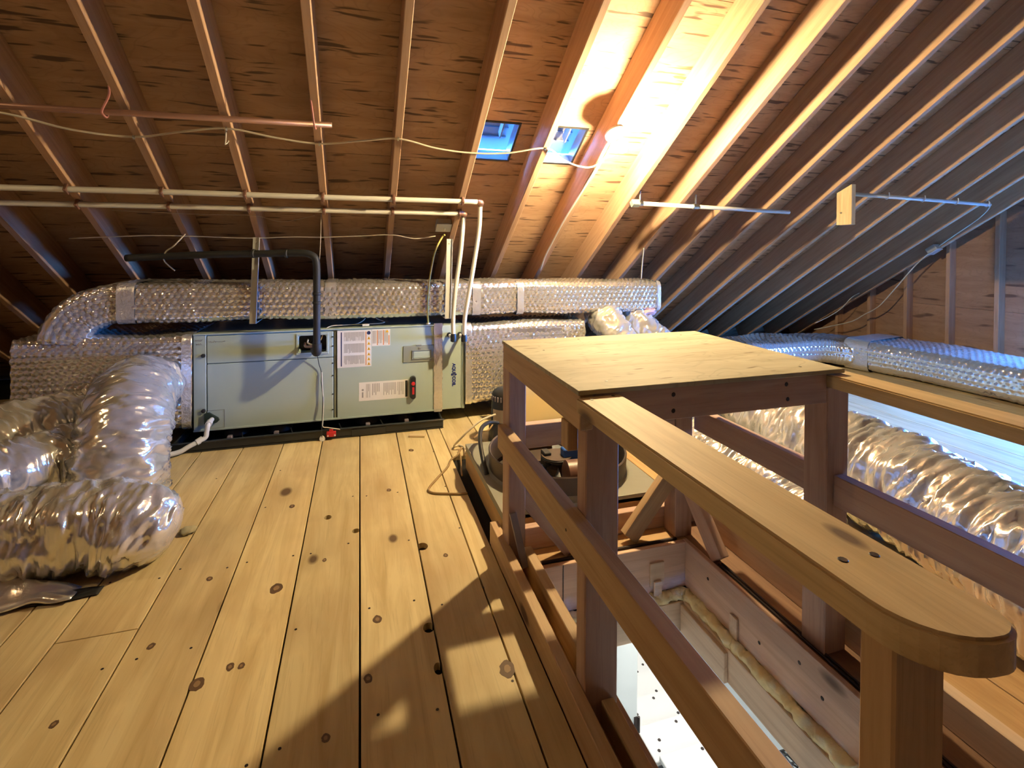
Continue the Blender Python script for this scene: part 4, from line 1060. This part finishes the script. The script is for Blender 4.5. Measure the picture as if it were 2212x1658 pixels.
beam('lining_board', (.650, HY0, (ZL+.004)/2), (.650, 1.758, (ZL+.004)/2), .019, .004-ZL, M_LIN, hf)
beam('lining_board', (.66, HY0+.01, ZL/2), (1.27, HY0+.01, ZL/2), .019, -ZL, M_LIN, hf)
beam('inner_frame', (.685, 1.735, -.27), (1.245, 1.735, -.27), .02, .12, M_INN, hf)
beam('inner_frame', (1.250, HY0+.03, -.27), (1.250, 1.745, -.27), .02, .12, M_INN, hf)
beam('inner_frame', (.682, HY0+.03, -.27), (.682, 1.725, -.27), .02, .12, M_INN, hf)
beam('inner_frame', (.69, HY0+.04, -.27), (1.24, HY0+.04, -.27), .02, .12, M_INN, hf)
beam('inner_block', (1.232, 1.47, -.275), (1.232, 1.724, -.275), .016, .11, M_INN, hf)
for xs in (1.302, 1.316): beam('weather_strip', (xs, HY0, .004), (xs, 1.60, .004), .007, .008, M_NAIL, hf)
beam('weather_strip', (.66, 1.792, .004), (1.25, 1.792, .004), .012, .010, M_NAIL, hf)
box('shim', (1.105, 1.752, -.15), (1.168, 1.760, -.055), M_INN, hf, .001)
box('shim', (1.118, 1.742, -.19), (1.152, 1.751, -.125), M_INN, hf, .001)
box('shim', (1.262, 1.455, -.20), (1.270, 1.492, -.10), M_INN, hf, .001)
box('lining_joint', (.733, 1.7585, -.175), (.736, 1.7605, .003), M_NAIL, hf, 0)
def foam_bead(pts, r, seed):
    P = resample(catmull(pts, 8), .006); F = frames(P); V = []
    for i, (p, (t_, n, b)) in enumerate(zip(P, F)):
        for k in range(14):
            a = 2*PI*k/14
            d = .5*noise.noise((i*.14+seed, math.cos(a), math.sin(a)))+.35*noise.noise((i*.45+seed, math.cos(a)*2, math.sin(a)*2))+.25*noise.noise((i*.06, seed, 0))
            V.append(tuple(p+(n*math.cos(a)+b*math.sin(a))*r*(1+d)))
    return fastmesh('foam_bead', np.array(V), len(P), 14, M_FOAM, hf)
foam_bead([(.66, 1.748, -.198), (.9, 1.750, -.198), (1.1, 1.748, -.20), (1.235, 1.745, -.195), (1.262, 1.72, -.195), (1.264, 1.6, -.196), (1.263, 1.46, -.197)], .023, 1)
foam_bead([(1.264, 1.465, -.197), (1.264, 1.2, -.197), (1.263, .9, -.198), (1.264, .5, -.198), (1.263, .2, -.198)], .022, 2)
foam_bead([(.667, 1.73, -.198), (.666, 1.2, -.198), (.667, .7, -.198), (.667, .2, -.198)], .02, 3)
for y, z in ((1.62, -.06), (1.36, -.11), (1.12, -.09), (1.2, -.05), (.95, -.12)):
    lathe('nail', (1.2712, y, z), (-1, 0, 0), [(0, .006), (.001, .005)], M_NAIL, hf, 8)

# ================================================================== WHOLE HOUSE FAN
fan = empty('attic_fan', (.92, 2.3, 0), 'large round attic fan in a grey metal plate behind the hatch', 'fan')
X0, X1, Y0, Y1 = .55, 1.30, 1.945, 2.70
for p0, p1 in (((X0+.02, Y0, .058), (X0+.02, Y1, .058)), ((X1-.02, Y0, .058), (X1-.02, Y1, .058))): beam('frame_board', p0, p1, .036, .116, M_DARKEND, fan)
for y in (Y0+.018, Y1-.018): beam('frame_board', (X0+.04, y, .058), (X1-.04, y, .058), .036, .116, M_DARKEND, fan)
# plate: square with a round hole, turned down edge
CX, CY, RR = .925, 2.305, .325
n = 64; V = []; F = []
def sq(a):
    c, s = math.cos(a), math.sin(a); k = 1/max(abs(c), abs(s)); return c*k, s*k
for k in range(n):
    a = 2*PI*k/n; c, s = math.cos(a), math.sin(a); q = sq(a)
    ox = CX+(X1-X0)/2*q[0]; oy = (Y0+Y1)/2+(Y1-Y0)/2*q[1]
    V += [(CX+RR*c, CY+RR*s, .150), (CX+(RR+.02)*c, CY+(RR+.02)*s, .134), (ox, oy, .130), (ox, oy, .100)]
for k in range(n):
    k2 = (k+1) % n
    for j in range(3): F.append((4*k+j, 4*k+j+1, 4*k2+j+1, 4*k2+j))
pl_ = meshobj('fan_plate', V, F, M_FANP, fan)
prof = [(0, RR+.004), (.07, RR-.004), (.12, RR), (.125, RR+.006), (.12, RR+.010), (.06, RR+.006), (0, RR+.012)]
lathe('fan_ring', (CX, CY, .10), (0, 0, 1), prof, M_FANR, fan, 64, True, False)
for x, y in ((1.20, 1.9435), (.75, 1.9435), (1.0, 1.9435)):
    lathe('plate_screw', (x, y, .115), (0, -1, 0), [(0, .006), (.003, .005)], M_GALV, pl_, 8)
hubp = Vector((CX, CY, .10))
lathe('hub', hubp, (0, 0, 1), [(0, .05), (.03, .05), (.04, .03)], M_FANR, fan, 20)
M_BLADE = plain('blade_grey', (.45, .50, .55), .35, .6)
for k in range(4):
    a0 = PI/4+PI/2*k+.3; V = []; nb, mb = 8, 6
    for i in range(nb):
        r = .045+(.30-.045)*i/(nb-1); w = .35+.55*(1-i/(nb-1))*.3
        for j in range(mb):
            f = j/(mb-1)-.5; a = a0+f*w*1.1
            V.append((CX+r*math.cos(a), CY+r*math.sin(a), .105+f*.07*(1-.3*i/nb)))
    o = fastmesh('fan_blade', np.array(V), nb, mb, M_BLADE, fan, None, False)
    o.modifiers.new('thick', 'SOLIDIFY').thickness = .002
for y in (CY-.10, CY+.14): beam('motor_rail', (CX-.31, y, .105), (CX+.31, y, .105), .03, .012, M_FANR, fan)
mo = lathe('motor', (CX-.035, 2.125, .165), (1, -.1, 0), [(0, .045), (.01, .066), (.15, .066), (.165, .045)], plain('motor_brown', (.13, .06, .035), .4), fan, 28)
lathe('pulley', (CX, CY, .17), (0, 0, 1), [(0, .075), (.008, .068), (.016, .075)], M_FANR, fan, 28)
tube('belt', [(CX+.075*math.cos(a)+.05*(math.cos(a) > 0), CY+.075*math.sin(a), .178) for a in [2*PI*k/20 for k in range(21)]], .005, M_BLACK, fan, 6, False)
box('capacitor_box', (.945, 2.26, .150), (1.035, 2.31, .222), M_BLUE, fan, .004)
box('capacitor_leg', (.955, 2.275, .09), (.975, 2.295, .15), M_BLACK, fan, .002)
for x in (.86, 1.06): box('motor_mount', (x, 2.30, .13), (x+.035, 2.36, .20), M_BLACK, fan, .003)
lathe('shutter_disc', (CX, CY, .082), (0, 0, 1), [(0, RR-.006), (.004, RR-.006)], M_FANR, fan, 48)
box('latch_post', (1.245, 2.36, .13), (1.27, 2.385, .20), M_BLACK, fan, .002)
tube('rubber_conduit', [(.74, 2.72, .22), (.68, 2.70, .235), (.62, 2.62, .235), (.585, 2.50, .215), (.572, 2.38, .17), (.572, 2.30, .132)], .011, M_BLACK, fan, 10)
for i in range(9):
    r3 = random.Random(i); a = -PI/2+r3.uniform(-.35, .55)
    bm = bmesh.new(); bmesh.ops.create_icosphere(bm, subdivisions=2, radius=1)
    for v in bm.verts: v.co *= 1+.35*noise.noise(v.co*2+Vector((i, 0, 0)))
    rr_ = r3.uniform(.20, .29)
    tag(bmobj('insulation_crumb', bm, M_INSUL, None, Matrix.Translation((CX+rr_*math.cos(a), CY+rr_*math.sin(a), .100)) @ Matrix.Diagonal((.022*r3.uniform(.6, 1.4),)*3+(1,)), True), 'pale yellow insulation crumb lying inside the front of the fan ring', 'insulation', 'insulation crumbs in the fan')

# canister, tan board and cables by the fan
cn = empty('canister', (.865, 3.03, 0), 'black plastic canister with a grey label behind the table leg', 'canister')
lathe('canister_body', (.865, 3.03, .0), (0, 0, 1), [(0, .10), (.10, .098), (.12, .086), (.29, .080), (.31, .070), (.325, .04)], M_BLACK, cn, 32)
for k in range(9):
    a = PI+.25*k; box('cooling_slot', (.865+.081*math.cos(a)-.004, 3.03+.081*math.sin(a)-.004, .255), (.865+.081*math.cos(a)+.004, 3.03+.081*math.sin(a)+.004, .285), M_STRIP, cn, .001)
V = []
for z in (.13, .21):
    for k in range(10):
        a = PI+.35+.06*k*2; V.append((.865+.0875*math.cos(a), 3.03+.0875*math.sin(a), z))
meshobj('canister_label', V, [(k, k+1, 11+k, 10+k) for k in range(9)], plain('grey_label', (.45, .40, .36), .6), cn, None, True)
tag(box('tan_panel', (.985, 3.20, .012), (1.64, 3.225, .52), M_TAN, None, .003), 'plain tan board standing upright behind the fan, under the table', 'board')
cc = empty('coiled_cable', (1.28, 3.12, .0), 'coil of white cable lying at the foot of the tan board', 'cable')
P = []
for k in range(40):
    a = 2*PI*k/13; P.append((1.26+.085*math.cos(a)+.001*k, 3.10+.045*math.sin(a), .012+.0012*k))
tube('cable_run', P, .006, M_WHITE, cc, 7, True, 3)
tag(box('black_sill', (.985, 3.165, .002), (1.64, 3.195, .03), M_BLACK, None, .003), 'long black strip on the planks at the foot of the tan board', 'strip')
fc1 = empty('fan_cord', (.6, 2.9, 0), 'cream power cord looping from the canister to the floor by the fan', 'cord')
tube('cord_run', [(.79, 2.97, .185), (.70, 2.95, .165), (.62, 2.93, .12), (.555, 2.95, .05), (.54, 2.99, .010), (.575, 3.0, .008), (.595, 2.93, .012), (.578, 2.84, .02), (.575, 2.78, .06), (.60, 2.76, .10)], .006, M_WIRE, fc1, 8)
tube('cord_run', [(.785, 2.96, .15), (.73, 2.90, .12), (.66, 2.80, .15), (.60, 2.715, .15)], .005, M_BROWNC, fc1, 8)
fc2 = empty('brown_power_cord', (.42, 2.6, 0), 'brown cord making a wide loop on the planks left of the fan', 'cord')
tube('cord_run', [(.575, 2.93, .02), (.535, 2.86, .007), (.49, 2.81, .006), (.455, 2.72, .006), (.38, 2.60, .006), (.325, 2.50, .006), (.34, 2.455, .006), (.40, 2.43, .006), (.46, 2.41, .006), (.50, 2.405, .006)], .0055, M_BROWNC, fc2, 8)
tube('cord_run', [(.555, 2.92, .015), (.55, 2.84, .006), (.535, 2.74, .006), (.52, 2.66, .006), (.512, 2.60, .006)], .005, M_BROWNC, fc2, 8)
# wood scraps
t = empty('wood_shim', (.35, 3.235, 0), 'thin pale wood shim lying on the planks in front of the drain pan', 'wood scrap')
M_, L_ = frame((.30, 3.245, .007), (.395, 3.215, .007)); bm = bmesh.new(); box_bm(bm, (0, -.017, -.006), (L_, .017, .006), .001)
bmobj('shim_body', bm, plain('pale_wood', (.66, .52, .32), .7), t, M_)
bm = bmesh.new(); bmesh.ops.create_icosphere(bm, subdivisions=3, radius=1)
for v in bm.verts: v.co *= 1+.4*noise.noise(v.co*2.3)
tag(bmobj('insulation_scrap', bm, M_INSUL, None, Matrix.Translation((-.690, 2.405, .010)) @ Matrix.Diagonal((.03, .028, .013, 1)), True), 'scrap of pale insulation in the plank gap by the floor duct end', 'insulation')
# knots and nail heads in the planks
M_KNOT = plain('knot_ring', (.13, .075, .04), .6); M_KNOTC = plain('knot_heart', (.30, .19, .10), .6)
for kx, ky, kr in ((-.281, 1.927, .020), (-.428, 1.562, .018), (.054, 1.673, .014), (.022, 1.448, .012), (.402, 1.37, .022), (.29, 3.024, .014), (.137, 2.556, .011), (-.355, 1.60, .011), (-.325, 1.595, .009), (-.52, 2.05, .010), (-.30, 2.52, .012), (-.60, 1.75, .010), (-.735, 1.53, .009), (-.08, 1.30, .010), (-.13, 2.05, .008), (.32, 1.95, .009)):
    r4 = random.Random(int(kx*1e4)); E_ = Matrix.Translation((kx, ky, .0)) @ Matrix.Rotation(r4.uniform(-.4, .4), 4, 'Z') @ Matrix.Diagonal((1, 1.35, 1, 1))
    for nm, f0, z, mt in (('knot', 1.0, .0005, M_KNOT), ('knot_centre', .45, .0008, M_KNOTC)):
        vs = [(kr*f0*(1+.12*r4.uniform(-1, 1))*math.cos(2*PI*k/16), kr*f0*(1+.12*r4.uniform(-1, 1))*math.sin(2*PI*k/16)) for k in range(16)]
        V = [(x, y, z) for x, y in vs]+[(x, y, -.004) for x, y in vs]
        meshobj(nm, V, [tuple(range(16))]+[((k+1) % 16, k, 16+k, 16+(k+1) % 16) for k in range(16)], mt, floor, E_)
r5 = random.Random(21)
for ex in (-.885, -.665, -.443, -.221, 0, .2245):
    for ny in (1.30, 1.71, 2.12, 2.53, 2.94):
        for off in (.035, .185):
            if r5.random() < .62:
                lathe('nail_head', (ex+off+r5.uniform(-.01, .01), ny+r5.uniform(-.03, .03), -.001), (0, 0, 1), [(0, .0045), (.0016, .004)], M_NAIL, floor, 8)
